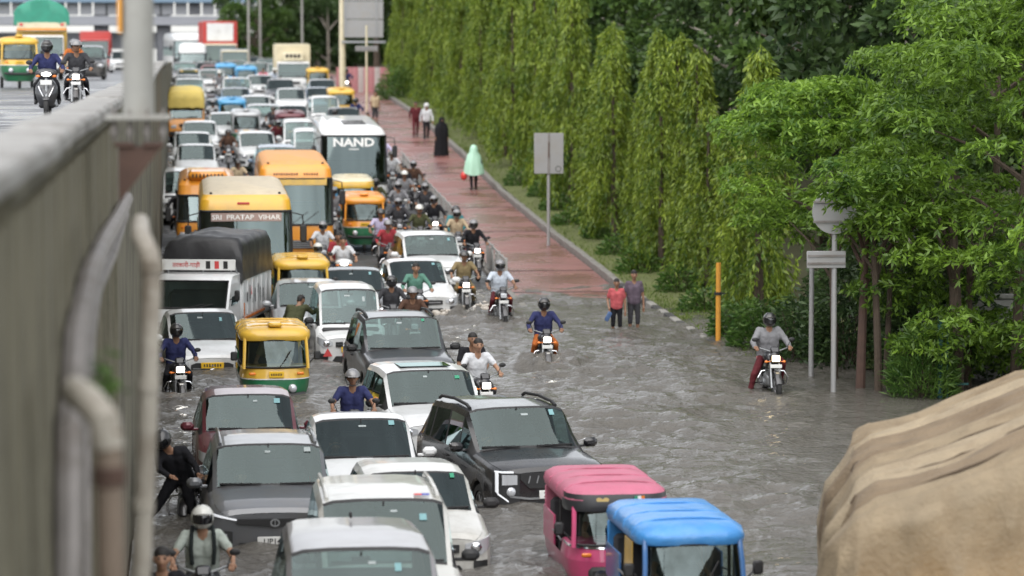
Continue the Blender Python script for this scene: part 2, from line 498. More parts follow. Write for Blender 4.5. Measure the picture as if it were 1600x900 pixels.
WAKES = [(1.1, 38.3, 1.7, .03), (2.5, 43.2, 1.6, .06), (4.2, 58.3, 1.7, .09), (3.45, 64.3, 1.5, .07), (.3, 61.9, 1.5, .06), (1.6, 56.8, 1.2, .07), (5.2, 36.2, 1.3, .06), (7.49, 63.0, 1., .13), (7.6, 73.4, 1., .10), (7.05, 76.6, 1.5, .18), (11.25, 57.2, .9, .035), (5.3, 54.6, 1., .06), (5.2, 43.0, 1.6, .05), (6.0, 75.2, 1.6, .09), (-.2, 58, 1, .05)]
M['water'] = P('flood_water', (.098, .090, .078), .05, var=.2, scale=.6, spec=.5, bump=.0)
def _water():
    m = M['water']; n, l = m.node_tree.nodes, m.node_tree.links; b = n['Principled BSDF']
    for k in list(b.inputs['Roughness'].links): l.remove(k)
    b.inputs['Roughness'].default_value = .04; b.inputs['IOR'].default_value = 1.42
    tc = n['Texture Coordinate']
    mp = n.new('ShaderNodeMapping'); mp.inputs['Scale'].default_value = (1, 1.7, 1); l.new(tc.outputs['Object'], mp.inputs['Vector'])
    n1 = n.new('ShaderNodeTexNoise'); n1.inputs['Scale'].default_value = 5.5; n1.inputs['Detail'].default_value = 5; n1.inputs['Roughness'].default_value = .6; n1.inputs['Distortion'].default_value = .6
    l.new(mp.outputs[0], n1.inputs['Vector'])
    bp = n.new('ShaderNodeBump'); bp.inputs['Strength'].default_value = .85; bp.inputs['Distance'].default_value = .09
    l.new(n1.outputs['Fac'], bp.inputs['Height']); l.new(bp.outputs['Normal'], b.inputs['Normal'])
_water()
dx = .075
xs = list(np.arange(-.74, 14.6, dx)) + [15, 16, 18, 22, 26]
ys = [14, 18, 22, 24] + list(np.arange(25, 84.6, dx * 1.05))
o = put('water', grid_mesh('water', xs, ys, water_z, M['water'])); tag(o, kind='structure')

# ------------------------------------------------------------------ raised carriageway wall on the left, with its pipes
wall = thing('retaining_wall', 'stained green grey concrete retaining wall of the raised road at the left edge', 'wall')
WX = -.75
b = MB()
secs = []
for y in [14, 32.2] + [36 + 4 * i for i in range(41)]:
    zb = min(zg(y) - .5, 5.0); zt = zl(y) + .78
    secs.append([(WX - .02, y, zb), (WX - .02, y, zt), (WX - .28, y, zt), (WX - .28, y, zb)])
b.loft(secs, True, True, True)
part('wall_body', b, M['concrete'], wall, smooth=False)
pm = []
for v in range(3):
    b = MB(); rr = random.Random(v)
    pr = [(0, 0)]
    y = 0
    while y < 1.40:
        w = rr.uniform(.12, .26); d = rr.uniform(.03, .075)
        pr += [(0, y + .02), (d, y + .05), (d, min(y + w, 1.44)), (0, min(y + w + .03, 1.46))]
        y += w + .06
    lo = [(WX - .012 + p[0], p[1], -.6) for p in pr]; hi = [(WX - .012 + p[0], p[1], 5.79) for p in pr]
    b.loft([lo, hi], False)
    pm.append(b.mesh('wall_panel', M['concrete'], smooth=False))
for i in range(14):
    put('wall_panel', pm[i % 3], wall, (random.uniform(-.006, .006), 11 + i * 1.5, 0))
cm = MB(); cm.box((0, 0, 0), (.40, 1.985, .13), .03); cme = cm.mesh('coping_slab', M['coping'])
for i in range(60):
    y = 8 + 2 * i
    k = put('coping_slab', cme, wall, (WX - .13 + random.uniform(-.01, .01), y, zl(y) + .845 + random.uniform(-.012, .012)))
    k.rotation_euler = (math.atan(slope(y, zl)), random.uniform(-.012, .012), random.uniform(-.006, .006))
b = MB(); b.tube([(WX + .12, 33, 4.95), (WX + .12, 29.6, 4.95), (WX + .12, 24, 5.03), (WX + .12, 20.4, 5.03), (WX + .12, 17.6, 4.86), (WX + .12, 16.4, 4.45), (WX + .12, 15.9, 3.6), (WX + .12, 15.8, 1.6)], .075, 8)
part('conduit', b, M['galv'], wall)
b = MB(); b.tube([(WX + .1, 33, 4.78), (WX + .1, 27, 4.72), (WX + .1, 22, 4.78), (WX + .1, 20.4, 4.6), (WX + .1, 19.4, 4.1), (WX + .1, 19, 3.0), (WX + .1, 19, .6)], .05, 8)
part('conduit', b, M['galv'], wall)
pipe = thing('drain_pipe', 'white bent plastic drain pipe standing off the stained wall', 'pipe')
b = MB(); b.tube([(-.30, 20.5, 5.36), (-.27, 18.5, 5.38), (-.25, 18.2, 5.37), (-.215, 18.03, 5.31), (-.20, 18, 5.18), (-.235, 18, 4.3), (-.29, 18, 3.2), (-.33, 18, 1.2), (-.34, 18, -.4)], .058, 14)
part('pipe_run', b, M['pvc'], pipe)
for z, x in ((5.2, -.20), (4.5, -.228), (3.8, -.262)):
    b = MB(); b.cyl((x, 18, z), (x, 18, z + .07), .066, n=14); part('collar', b, M['pvc'], pipe)
pipe2 = thing('drain_pipe', 'brown rusty drain pipe with a pale elbow low on the wall', 'pipe')
b = MB(); b.tube([(-.34, 13.2, 4.86), (-.335, 13.2, 4.5), (-.33, 13.2, 2.5), (-.33, 13.2, -.4)], .062, 14); part('pipe_run', b, M['rustpipe'], pipe2)
b = MB(); b.tube([(-.50, 13.9, 4.95), (-.47, 13.5, 4.98), (-.42, 13.3, 4.97), (-.355, 13.2, 4.90), (-.34, 13.2, 4.78)], .07, 14); part('elbow', b, M['pvc'], pipe2)
for z in (4.66, 3.05): b = MB(); b.cyl((-.336, 13.2, z + .04), (-.336, 13.2, z - .04), .074, n=14); part('collar', b, M['rust'], pipe2)

pole = thing('lamp_pole', 'thick grey steel lamp pole bolted onto the wall bracket at the left', 'lamp pole', (-.325, 21.8, 6.03))
b = MB(); b.tube([(0, 0, 0.02), (0, 0, 3), (0, 0, 7)], [.112, .108, .09], 20); part('shaft', b, M['pole'], pole)
b = MB(); b.box((0, 0, 0), (.46, .46, .035), .006); part('base_plate', b, M['pole'], pole)
b = MB()
for sx in (-1, 1):
    b.box((sx * .1, 0, -.19), (.14, .36, .03), .005)
b.prism([(-.14, -.16, -.20), (.16, -.16, -.20), (-.14, -.16, -.60)], (0, .32, 0))
part('bracket', b, M['rust'], pole)
for bx in (-.17, -.06, .06, .17):
    for by in (-.17, .17):
        c = MB(); c.cyl((bx, by, -.16), (bx, by, .06), .011, n=6); c.cyl((bx, by, -.12), (bx, by, -.07), .026, n=6); part('bolt', c, M['galv'], pole)
b = MB(); b.box((-.125, -.02, .72), (.03, .10, .26), .004); part('orange_panel', b, M['orangepost'], pole)
rl = thing('parapet_railing', 'white arched metal railing on the coping just left of the lamp pole', 'railing', (-.93, 56, zl(56) + .90))
for i in range(4):
    b = MB(); y0 = i * 2.2
    b.tube([(0, y0, 0), (0, y0, .85), (0, y0 + .25, 1.08), (0, y0 + 1.0, 1.12), (0, y0 + 1.75, 1.08), (0, y0 + 2., .85), (0, y0 + 2., 0)], .028, 8)
    part('arch', b, M['fencewhite'], rl)
    b = MB()
    for k in range(1, 9): b.cyl((0, y0 + k * .22, .05), (0, y0 + k * .22, .78), .012, n=5)
    b.cyl((0, y0, .08), (0, y0 + 2, .08), .02, n=6); b.cyl((0, y0, .78), (0, y0 + 2, .78), .02, n=6); part('rail', b, M['fencewhite'], rl)

# ------------------------------------------------------------------ foliage
def foliage(name, c0, c1, trans=.35, gloss=.35):
    m = bpy.data.materials.new(name); n, l, b = nodes_of(m)
    ge = n.new('ShaderNodeNewGeometry')
    tc = n.new('ShaderNodeTexCoord'); nz = n.new('ShaderNodeTexNoise'); nz.inputs['Scale'].default_value = .9; nz.inputs['Detail'].default_value = 3
    l.new(tc.outputs['Object'], nz.inputs['Vector'])
    ad = n.new('ShaderNodeMath'); ad.operation = 'MULTIPLY_ADD'; ad.inputs[1].default_value = .55
    l.new(ge.outputs['Random Per Island'], ad.inputs[0])
    sb = n.new('ShaderNodeMath'); sb.operation = 'MULTIPLY_ADD'; sb.inputs[1].default_value = 1.3; sb.inputs[2].default_value = -.42
    l.new(nz.outputs['Fac'], sb.inputs[0]); l.new(sb.outputs[0], ad.inputs[2])
    rp = n.new('ShaderNodeValToRGB'); rp.color_ramp.elements[0].color = (*c0, 1); rp.color_ramp.elements[1].color = (*c1, 1)
    rp.color_ramp.elements[0].position = .15; rp.color_ramp.elements[1].position = .85
    l.new(ad.outputs[0], rp.inputs[0])
    l.new(rp.outputs[0], b.inputs['Base Color']); b.inputs['Roughness'].default_value = gloss; b.inputs['Specular IOR Level'].default_value = .35
    tr = n.new('ShaderNodeBsdfTranslucent'); l.new(rp.outputs[0], tr.inputs['Color'])
    mx = n.new('ShaderNodeMixShader'); mx.inputs[0].default_value = trans
    l.new(b.outputs[0], mx.inputs[1]); l.new(tr.outputs[0], mx.inputs[2]); l.new(mx.outputs[0], n['Material Output'].inputs['Surface'])
    return m
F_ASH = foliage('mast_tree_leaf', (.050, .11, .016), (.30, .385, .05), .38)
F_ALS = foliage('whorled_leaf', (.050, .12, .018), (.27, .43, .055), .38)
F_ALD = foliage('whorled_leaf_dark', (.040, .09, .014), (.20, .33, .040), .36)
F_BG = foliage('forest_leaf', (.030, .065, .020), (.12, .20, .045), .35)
F_BGD = foliage('forest_leaf_dark', (.030, .060, .024), (.085, .14, .045), .32)  # also put on undergrowth, its dark tone standing in for tree shade
F_GR = foliage('grass_blade', (.055, .10, .016), (.17, .23, .04), .3, .5)
F_SH = foliage('shrub_leaf', (.035, .09, .018), (.14, .24, .05), .35)
def unit(a): return a / np.maximum(np.linalg.norm(a, axis=-1, keepdims=True), 1e-9)
def leaves(base, d, L, W, rng, fold=.12):
    """one folded diamond-shaped quad per leaf"""
    n = len(base); d = unit(d)
    r = unit(rng.normal(size=(n, 3))); side = unit(np.cross(d, r)); nor = np.cross(side, d)
    L = np.broadcast_to(L, n)[:, None]; W = np.broadcast_to(W, n)[:, None]
    mid = base + d * L * .5 + nor * L * fold
    v = np.stack([base, mid + side * W / 2, base + d * L - nor * L * fold * .5, mid - side * W / 2], 1).reshape(-1, 3)
    f = np.arange(4 * n).reshape(n, 4)
    return v, f
def tree_thing(name, label, loc, trunk_me, crown_me, group, rz=0., s=(1, 1, 1)):
    t = thing(name, label, 'tree', loc, rz, group); t.scale = s
    put('trunk', trunk_me, t); put('crown', crown_me, t)
    return t
def ashoka(seed, h=6.6, n=150):
    rng = np.random.default_rng(seed); B = []; D = []; Ls = []
    for k in range(n):
        u = rng.random() ** .8; z0 = .5 + u * (h - .55); a = rng.uniform(0, 2 * PI)
        R = (.18 + .76 * (1 - z0 / h) ** .75) * rng.uniform(.72, 1.2)
        hang = min(z0 - .15, rng.uniform(.7, 1.9) * (.5 + .6 * (1 - z0 / h)))
        m = int(26 + 22 * hang)
        t = np.linspace(0, 1, m)
        rr = R * np.minimum(1, t * 3.2) ** .7 * (1 + .12 * t); zz = z0 + .18 * np.minimum(1, t * 5) - hang * np.clip((t - .12) / .88, 0, 1) ** 1.25
        aa = a + .12 * np.sin(t * 3 + k)
        p = np.stack([rr * np.cos(aa), rr * np.sin(aa), zz], 1) + rng.normal(scale=.028, size=(m, 3))
        dd = np.stack([np.cos(aa) * .38, np.sin(aa) * .38, np.full(m, -1.0)], 1) + rng.normal(scale=.42, size=(m, 3))
        B.append(p); D.append(dd); Ls.append(rng.uniform(.13, .24, m))
    m = 70; z = np.linspace(h - .7, h + .25, m); a = rng.uniform(0, 2 * PI, m); r = .16 * (1.05 - (z - h + .7) / .95)
    B.append(np.stack([r * np.cos(a), r * np.sin(a), z], 1)); D.append(np.stack([np.cos(a) * .6, np.sin(a) * .6, np.full(m, -.7)], 1) + rng.normal(scale=.3, size=(m, 3))); Ls.append(rng.uniform(.12, .2, m))
    B = np.concatenate(B); D = np.concatenate(D); Ls = np.concatenate(Ls)
    v, f = leaves(B, D, Ls, Ls * .27, rng)
    return quads_mesh('crown', v, f, F_ASH, False)
def rosettes(centres, axes, L, k, rng, droop=.25):
    """whorls of k long leaves round each twig end"""
    n = len(centres); axes = unit(axes + rng.normal(scale=.25, size=(n, 3)))
    r = unit(np.cross(axes, unit(rng.normal(size=(n, 3))))); q = np.cross(axes, r)
    B = []; D = []; Ls = []
    for i in range(k):
        a = 2 * PI * i / k + rng.uniform(-.25, .25, n)
        d = r * np.cos(a)[:, None] + q * np.sin(a)[:, None] + axes * rng.uniform(.0, .55, n)[:, None]; d[:, 2] -= droop
        B.append(centres + rng.normal(scale=.008, size=(n, 3))); D.append(d); Ls.append(L * rng.uniform(.7, 1.15, n))
    B = np.concatenate(B); D = np.concatenate(D); Ls = np.concatenate(Ls)
    return leaves(B, D, Ls, Ls * .30, rng, .06)
def alstonia(seed, pads, mat, L=.19, dens=20):
    """crown of flat leaf pads: (centre, radii) in metres; whorls cover each pad's upper and outer side"""
    rng = np.random.default_rng(seed); C = []; A = []
    for (c, r) in pads:
        n = int(dens * (r[0] * r[1] * PI + 1.2 * (r[0] + r[1]) * r[2]))
        u = unit(rng.normal(size=(n, 3))); u[:, 2] = np.where(rng.random(n) < .72, np.abs(u[:, 2]), u[:, 2])
        p = np.array(c) + u * np.array(r) * rng.uniform(.72, 1.08, n)[:, None] ** .6
        C.append(p); A.append(unit(u + np.array([0, 0, .55])))
    C = np.concatenate(C); A = np.concatenate(A)
    v, f = rosettes(C, A, L, 7, rng)
    return quads_mesh('crown', v, f, mat, False)
def pads_for(seed, R, zc, hz, n, pr=(.55, .95)):
    rng = random.Random(seed); out = []
    for i in range(n):
        a = rng.uniform(0, 2 * PI); t = rng.random() ** .5; z = zc + rng.uniform(-1, 1) * hz
        k = math.sqrt(max(.05, 1 - ((z - zc) / (hz * 1.12)) ** 2))
        r = R * k * (.35 + .65 * t); s = rng.uniform(*pr)
        out.append(((r * math.cos(a), r * math.sin(a), z), (s, s, s * rng.uniform(.30, .5))))
    return out
def broadleaf(seed, R, zc, hz, n_cl, per, mat, L=.2, W=.5):
    rng = np.random.default_rng(seed); B = []; D = []
    for i in range(n_cl):
        u = unit(rng.normal(size=3)); k = rng.uniform(.45, 1.0) ** .5
        c = np.array([u[0] * R * k, u[1] * R * k, zc + u[2] * hz * k]); cr = rng.uniform(.45, .95) * R * .3
        w = unit(rng.normal(size=(per, 3))); w[:, 2] = np.where(rng.random(per) < .65, np.abs(w[:, 2]), w[:, 2])
        B.append(c + w * cr * np.array([1, 1, .75]) * rng.uniform(.6, 1.05, per)[:, None]); D.append(w + np.array([0, 0, -.3]) + rng.normal(scale=.5, size=(per, 3)))
    B = np.concatenate(B); D = np.concatenate(D)
    v, f = leaves(B, D, L * rng.uniform(.6, 1.2, len(B)), L * W, rng, .1)
    return quads_mesh('crown', v, f, mat, False)
def trunk_mesh(seed, h, r, mat, limbs=5, spread=1.4, z0=-.5, split=.45):
    rng = random.Random(seed); b = MB()
    lean = (rng.uniform(-.2, .2), rng.uniform(-.2, .2)); pts = [(lean[0] * t * t, lean[1] * t * t, z0 + (h - z0) * t) for t in [i / 6 for i in range(7)]]
    b.tube(pts, [r * (1.25 - .25 * min(1, t * 3)) * (1 - .72 * t) for t in [i / 6 for i in range(7)]], 9)
    for i in range(limbs):
        a = 2 * PI * i / max(1, limbs) + rng.uniform(-.4, .4); t = rng.uniform(split, .85); p = Vector((lean[0] * t * t, lean[1] * t * t, z0 + (h - z0) * t))
        s = spread * rng.uniform(.7, 1.2)
        b.tube([p, p + Vector((math.cos(a) * s * .5, math.sin(a) * s * .5, s * .35)), p + Vector((math.cos(a) * s, math.sin(a) * s, s * .55))], [r * .45, r * .28, r * .1], 6)
    return b.mesh('trunk', mat)
# mast trees along the track
ash = [ashoka(s) for s in (1, 2, 3, 4)]
ash_tr = trunk_mesh(3, 6.3, .11, M['bark'], 0)
rw = random.Random(5)
ONES = ['first', 'second', 'third', 'fourth', 'fifth', 'sixth', 'seventh', 'eighth', 'ninth']
ORD = ONES + ['tenth', 'eleventh', 'twelfth', 'thirteenth', 'fourteenth', 'fifteenth', 'sixteenth', 'seventeenth', 'eighteenth', 'nineteenth', 'twentieth'] + ['twenty-' + w for w in ONES] + ['thirtieth'] + ['thirty-' + w for w in ONES] + ['fortieth'] + ['forty-' + w for w in ONES] + ['fiftieth'] + ['fifty-' + w for w in ONES] + ['sixtieth'] + ['sixty-' + w for w in ONES]
y = 74.0; k = 0
while y < 196:
    x = 13.75 + rw.uniform(-.45, .6); s = rw.uniform(.88, 1.18); hh = s * rw.uniform(.86, 1.2)
    if y < 80: hh *= .8
    elif y < 100: hh *= .92
    tree_thing('mast_tree', ORD[k] + ' weeping mast tree of the row, counted from the flooded end', (x, y, zg(y) + .15), ash_tr, ash[k % 4], 'row of mast trees beside the track', rw.uniform(0, 6.28), (s, s, hh))
    k += 1; y += rw.uniform(1.9, 2.7)
# big whorled-leaf trees at the right
def als_tree(label, loc, seed, R, zc, hz, n, mat, h, L=.19, dens=20, pr=(.55, .95), extra=None, limbs=6):
    return tree_thing('whorled_leaf_tree', label, loc, trunk_mesh(seed, h, .13, M['bark'], limbs, R * .5), alstonia(seed, pads_for(seed, R, zc, hz, n, pr) + (extra or []), mat, L, dens), 'whorled leaf trees on the flooded side')
als_tree('layered bright green tree leaning over the orange post and round sign', (13.9, 66.0, -.3), 21, 2.25, 4.5, 1.55, 54, F_ALS, 5.0, .175, 27, extra=[((-1.1, -6.5, 3.95), (.55, .5, .22)), ((-.4, -6.8, 4.25), (.8, .7, .35)), ((.2, -6.0, 3.9), (.8, .7, .35)), ((-.6, -5.6, 4.5), (.9, .8, .3))])
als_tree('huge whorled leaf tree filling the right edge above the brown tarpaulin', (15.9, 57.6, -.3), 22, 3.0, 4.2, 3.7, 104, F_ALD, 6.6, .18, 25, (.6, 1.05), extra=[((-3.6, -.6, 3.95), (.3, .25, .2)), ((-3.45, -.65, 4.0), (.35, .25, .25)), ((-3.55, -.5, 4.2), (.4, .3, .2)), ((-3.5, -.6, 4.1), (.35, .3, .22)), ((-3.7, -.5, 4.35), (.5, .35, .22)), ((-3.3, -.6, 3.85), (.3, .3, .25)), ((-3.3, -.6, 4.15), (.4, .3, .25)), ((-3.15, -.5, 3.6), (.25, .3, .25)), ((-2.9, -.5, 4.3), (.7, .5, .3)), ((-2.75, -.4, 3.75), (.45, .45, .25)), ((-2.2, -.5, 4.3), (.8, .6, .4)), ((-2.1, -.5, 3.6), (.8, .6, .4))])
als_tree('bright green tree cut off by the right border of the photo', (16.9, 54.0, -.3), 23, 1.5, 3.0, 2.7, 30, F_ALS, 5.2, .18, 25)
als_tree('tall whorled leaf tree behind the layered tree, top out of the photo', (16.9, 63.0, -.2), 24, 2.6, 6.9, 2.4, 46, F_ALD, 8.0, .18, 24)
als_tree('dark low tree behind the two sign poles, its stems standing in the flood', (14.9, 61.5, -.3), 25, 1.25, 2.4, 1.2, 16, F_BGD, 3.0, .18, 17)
for i, (tx, ty, tr) in enumerate(((13.05, 58.6, .09), (13.35, 58.2, .075), (13.62, 58.9, .06), (12.95, 60.4, .07), (14.75, 57.6, .13), (15.15, 58.4, .07))):
    b = MB(); l = random.Random(i).uniform(-.12, .12)
    b.tube([(0, 0, -.5), (l * .4, 0, 1), (l, .05, 2.4), (l * 1.8, .1, 3.6)], [tr * 1.2, tr, tr * .85, tr * .6], 9)
    for q in range(3):
        a = q * 2.1 + i; b.tube([(l, .05, 2.2 + q * .3), (l + math.cos(a) * .5, math.sin(a) * .5, 3. + q * .2), (l + math.cos(a) * .9, math.sin(a) * .9, 3.4 + q * .3)], [tr * .5, tr * .35, tr * .1], 6)
    t = thing('tree_stem_pair', ['reddish tree trunk standing in the water right of the sign poles', 'dark slender tree trunk beside the reddish one', 'thin dark tree trunk at the back of the flooded stems', 'thin tree trunk just behind the two sign poles', 'thick dark trunk under the huge whorled leaf tree', 'thin dark trunk right of the thick one'][i], 'tree', (tx, ty, -.2), 0, 'trunks standing in the flood')
    t.name = 'tree'
    part('trunk', b, [M['rust'], M['bark']][1 if i else 0], t)
    rg = np.random.default_rng(60 + i); c = np.array([l * 1.6, .1, 3.5]) + rg.normal(size=(60, 3)) * np.array([.5, .5, .35]); v, f = rosettes(c, unit(c - np.array([l, 0, 2.6])), .19, 7, rg)
    put('crown', quads_mesh('crown', v, f, F_ALD, False), t)
# shrubs at the water's edge
def shrub(name, label, loc, R, H, n, L, mat, seed, up=1.2, W=.16):
    rg = np.random.default_rng(seed); a = rg.uniform(0, 2 * PI, n); r = R * np.sqrt(rg.random(n)); z = H * rg.random(n) ** .8 * np.sqrt(np.clip(1.08 - (r / R) ** 2, 0, 1))
    p = np.stack([r * np.cos(a), r * np.sin(a), z], 1); d = np.stack([np.cos(a) * .8, np.sin(a) * .8, rg.uniform(-.3, up, n)], 1) + rg.normal(scale=.35, size=(n, 3))
    v, f = leaves(p, d, L * rg.uniform(.6, 1.2, n), L * W, rg)
    t = thing(name, label, 'shrub', loc); put('foliage', quads_mesh('foliage', v, f, mat, False), t)
    b = MB()
    for k in range(7): q = k * .9; b.tube([(0, 0, -.3), (math.cos(q) * R * .4, math.sin(q) * R * .4, H * .5), (math.cos(q) * R * .6, math.sin(q) * R * .6, H * .8)], [.02, .014, .006], 5)
    part('stems', b, M['bark'], t)
    return t
shrub('feathery_shrub', 'feathery light green shrub left of the blue green post', (13.95, 57.2, -.05), .62, 1.35, 2600, .26, F_SH, 31, 1.6, .10)
shrub('roadside_shrub', 'leafy shrub with reddish twigs right of the orange post', (12.75, 67.0, -.1), .75, 1.25, 1500, .2, F_SH, 32, .6, .3)
shrub('roadside_shrub', 'creeping shrub at the foot of the orange post', (12.7, 69.6, -.05), .7, .9, 1200, .2, F_SH, 33, .6, .3)
shrub('roadside_shrub', 'dark shrub at the waterline behind the rider in the raincoat', (13.0, 64.0, -.1), .9, 1.5, 1800, .2, F_BGD, 34, .5, .3)  # dark leaf colour stands in for shade under the trees
shrub('roadside_shrub', 'tall dark shrub between the rider in the raincoat and the sign poles', (13.8, 63.0, -.1), 1.0, 2.6, 2600, .2, F_BGD, 35, .5, .3)  # tree shade put into the leaf colour here too
shrub('roadside_shrub', 'dark thicket added to make the shade behind the standing trunks', (15.2, 60.6, -.2), 1.3, 3.0, 3600, .24, F_BGD, 37, .5, .3)  # this and the next two thickets are added to block light
shrub('roadside_shrub', 'dark thicket added to shut out light at the right behind the grey wall', (16.6, 61.6, -.2), 1.3, 3.4, 3600, .24, F_BGD, 38, .5, .3)
shrub('roadside_shrub', 'dark thicket added to shut out light under the layered tree', (14.4, 65.4, -.2), 1.2, 3.0, 3200, .24, F_BGD, 39, .5, .3)
shrub('roadside_shrub', 'pale bush at the far end of the mast trees by the striped fence', (12.6, 178, zg(178)), 1.6, 2.0, 1500, .3, F_SH, 36, .6, .3)
for i in range(9):
    yy = 76 + i * 5.1
    shrub('hedge_shrub', ['first', 'second', 'third', 'fourth', 'fifth', 'sixth', 'seventh', 'eighth', 'ninth'][i] + ' low leafy bush under the mast trees counting from the water', (12.95 + .2 * math.sin(i * 2.1), yy, zg(yy) + .1), .62, .75 + .15 * math.sin(i), 700, .2, F_SH, 40 + i, .6, .3)
# forest behind
bgs = [broadleaf(s, R, zc, hz, 34, 300, mt, L, W) for (s, R, zc, hz, mt, L, W) in ((1, 3.4, 6.6, 3.6, F_BG, .30, .5), (2, 3.2, 7.4, 4.2, F_BGD, .28, .4), (3, 3.8, 6.2, 3.2, F_BG, .34, .55), (4, 3.0, 5.4, 3.4, F_BGD, .30, .5))]
btr = [trunk_mesh(50 + i, 8, .2, [M['bark'], M['barkpale']][i % 2], 6, 2.4) for i in range(4)]
rw = random.Random(8); k = 0
for (x0, x1, y0, y1, n, lab) in ((17.5, 20, 70, 200, 24, 'tree of the first dense row behind the mast trees'), (21, 27, 70, 215, 24, 'tree deeper in the dark wood behind the mast trees'), (28, 38, 85, 230, 18, 'tall tree at the back of the dark wood'), (13.5, 24, 205, 262, 12, 'tree at the far end behind the striped fence'), (5.5, 15, 258, 275, 7, 'hazy far tree behind the lamp posts'), (6, 34, 278, 330, 10, 'tree of the far green skyline')):
    for i in range(n):
        yy = y0 + (y1 - y0) * (i + rw.random()) / n; xx = rw.uniform(x0, x1); s = rw.uniform(.85, 1.25)
        tree_thing('forest_tree', lab, (xx, yy, zg(yy) + (.4 if yy < 250 else -2.8)), btr[k % 4], bgs[(k * 7 + (k // 3)) % 4], lab.replace('tree', 'trees', 1), rw.uniform(0, 6.28), (s, s, s)); k += 1
# grass on the verge
rg = np.random.default_rng(70); n = 42000
gy = 64 + 116 * rg.random(n) ** 1.6; gx = 12.02 + 2.3 * rg.random(n) ** 1.1
gz = np.where(gx > 12.05, np.where(gy < 78, -.34 + 0 * gx, zgv(gy) + .12 + np.clip((gx - 13.2) * .18, 0, 1.4)), zgv(gy))
gz = np.where(gy < 78, np.maximum(gz, zgv(gy) + .14), gz)
p = np.stack([gx, gy, gz - .02], 1); d = np.stack([rg.normal(size=n) * .5, rg.normal(size=n) * .5, np.ones(n)], 1)
v, f = leaves(p, d, rg.uniform(.10, .30, n), rg.uniform(.018, .04, n), rg)
o = put('grass', quads_mesh('grass', v, f, F_GR, False)); tag(o, 'short wet grass on the verge between kerb and mast trees', 'grass', kind='stuff')
vb = MB(); vs = []
for y in [62, 66, 70, 74, 78, 82, 90, 100, 120, 140, 160, 180, 205]:
    vs.append([(12.0, y, zg(y) + .22), (12.6, y, zg(y) + .22 + .05), (13.4, y, zg(y) + .3), (14.4, y, zg(y) + .42), (15.5, y, zg(y) + .5)])
vb.loft(vs, False)
o = put('verge', vb.mesh('verge', P('verge_soil', (.10, .115, .035), .95, var=.4, scale=1.6, bump=.6, bscale=8))); tag(o, kind='structure')
rg = np.random.default_rng(80); n = 22; c = np.stack([rg.normal(size=n) * .03, rg.normal(size=n) * .08, rg.normal(size=n) * .05], 1)
v, f = rosettes(c, unit(c + np.array([.05, 0, .02])), .07, 5, rg)
t = thing('wall_weed', 'small bright green weed sprouting from the stained wall', 'plant', (-.40, 15.2, 4.84)); put('foliage', quads_mesh('foliage', v, f, F_SH, False), t)

# ------------------------------------------------------------------ signs, posts, fences, far structures
def pole_sign(name, label, x, y, z, h, r, plates, mat=None):
    t = thing(name, label, 'sign', (x, y, z))
    b = MB(); b.cyl((0, 0, -.5), (0, 0, h), r, r * .92, 12); part('post', b, mat or M['signback'], t)
    for (px, pz, w, hh, shape) in plates:
        b = MB()
        if shape == 'rect': b.box((px, -.05, pz), (w, .03, hh), .008)
        else:
            n = 28; b.prism([(px + w / 2 * math.cos(2 * PI * k / n), -.065, pz + hh / 2 * math.sin(2 * PI * k / n)) for k in range(n)], (0, .03, 0))
        pl = part('plate', b, M['signback'], t)
        b = MB(); b.box((px, -.085, pz + hh * .22), (w * .96, .02, .04)); b.box((px, -.085, pz - hh * .22), (w * .96, .02, .04)); part('stiffener', b, M['galv'], pl)
    return t
t = pole_sign('road_sign', 'back of a pale rectangular road sign on a post at the track kerb', 11.38, 96.2, zg(96.2), 3.6, .055, [])
for sx in (-1, 1):
    b = MB(); b.box((sx * .245, -.06, 2.98), (.44, .03, 1.28), .008); part('plate', b, M['signback'], t)
b = MB(); b.box((0, -.062, 2.98), (.07, .06, 1.3), .008); part('backing_rail', b, M['galv'], t)
b = MB(); b.box((0, -.095, 3.1), (.03, .01, .5)); part('rust_streak', b, M['rust'], t)
b = MB(); n = 24; b.loft([[(.30 + rr * math.cos(2 * PI * k / n), -.078, 2.49 + rr * math.sin(2 * PI * k / n)) for k in range(n)] for rr in (.075, .095)], True); part('ring_mark', b, M['ink'], t)
pole_sign('road_sign', 'white post in the water with a round sign back above a rectangular one', 12.40, 58.0, -.3, 4.2, .055, [(-.17, 2.88, .76, .33, 'rect'), (-.02, 3.80, .86, .86, 'disc')])
t = thing('sign_post', 'bare grey post left of the rectangular white sign', 'post', (12.6, 61.1, -.3)); b = MB(); b.cyl((0, 0, -.4), (0, 0, 2.5), .055, .05, 12); part('shaft', b, M['signback'], t)
b = MB(); b.cyl((0, 0, 0.1), (0, 0, .24), .075, n=12); part('collar', b, M['rust'], t)
t = thing('marker_post', 'orange metal post with a dark clamp beside the flooded kerb', 'post', (12.03, 68.8, -.2))
b = MB(); b.cyl((0, 0, -.3), (0, 0, 2.0), .058, .055, 14); part('shaft', b, M['orangepost'], t)
b = MB(); b.cyl((0, 0, 1.27), (0, 0, 1.33), .085, n=14); b.box((.1, 0, 1.3), (.12, .03, .03)); part('clamp', b, M['trim'], t)
t = thing('gate_post', 'blue green steel post beside the feathery shrub', 'post', (14.25, 57.0, -.2)); b = MB(); b.box((0, 0, .75), (.09, .09, 1.9), .01); b.box((.14, 0, .75), (.03, .03, 1.7)); b.box((.3, 0, .45), (.5, .04, .04)); part('shaft', b, M['greenpost'], t)
t = thing('boundary_wall', 'grey rendered wall in the dark behind the thick trunk', 'wall', (16.3, 60.2, -.3)); b = MB(); b.box((0, 0, .9), (3.4, .15, 2.0), .02); part('wall_body', b, M['coping'], t); b = MB(); b.box((0, 0, 1.96), (3.5, .22, .1), .02); part('coping', b, M['coping'], t)
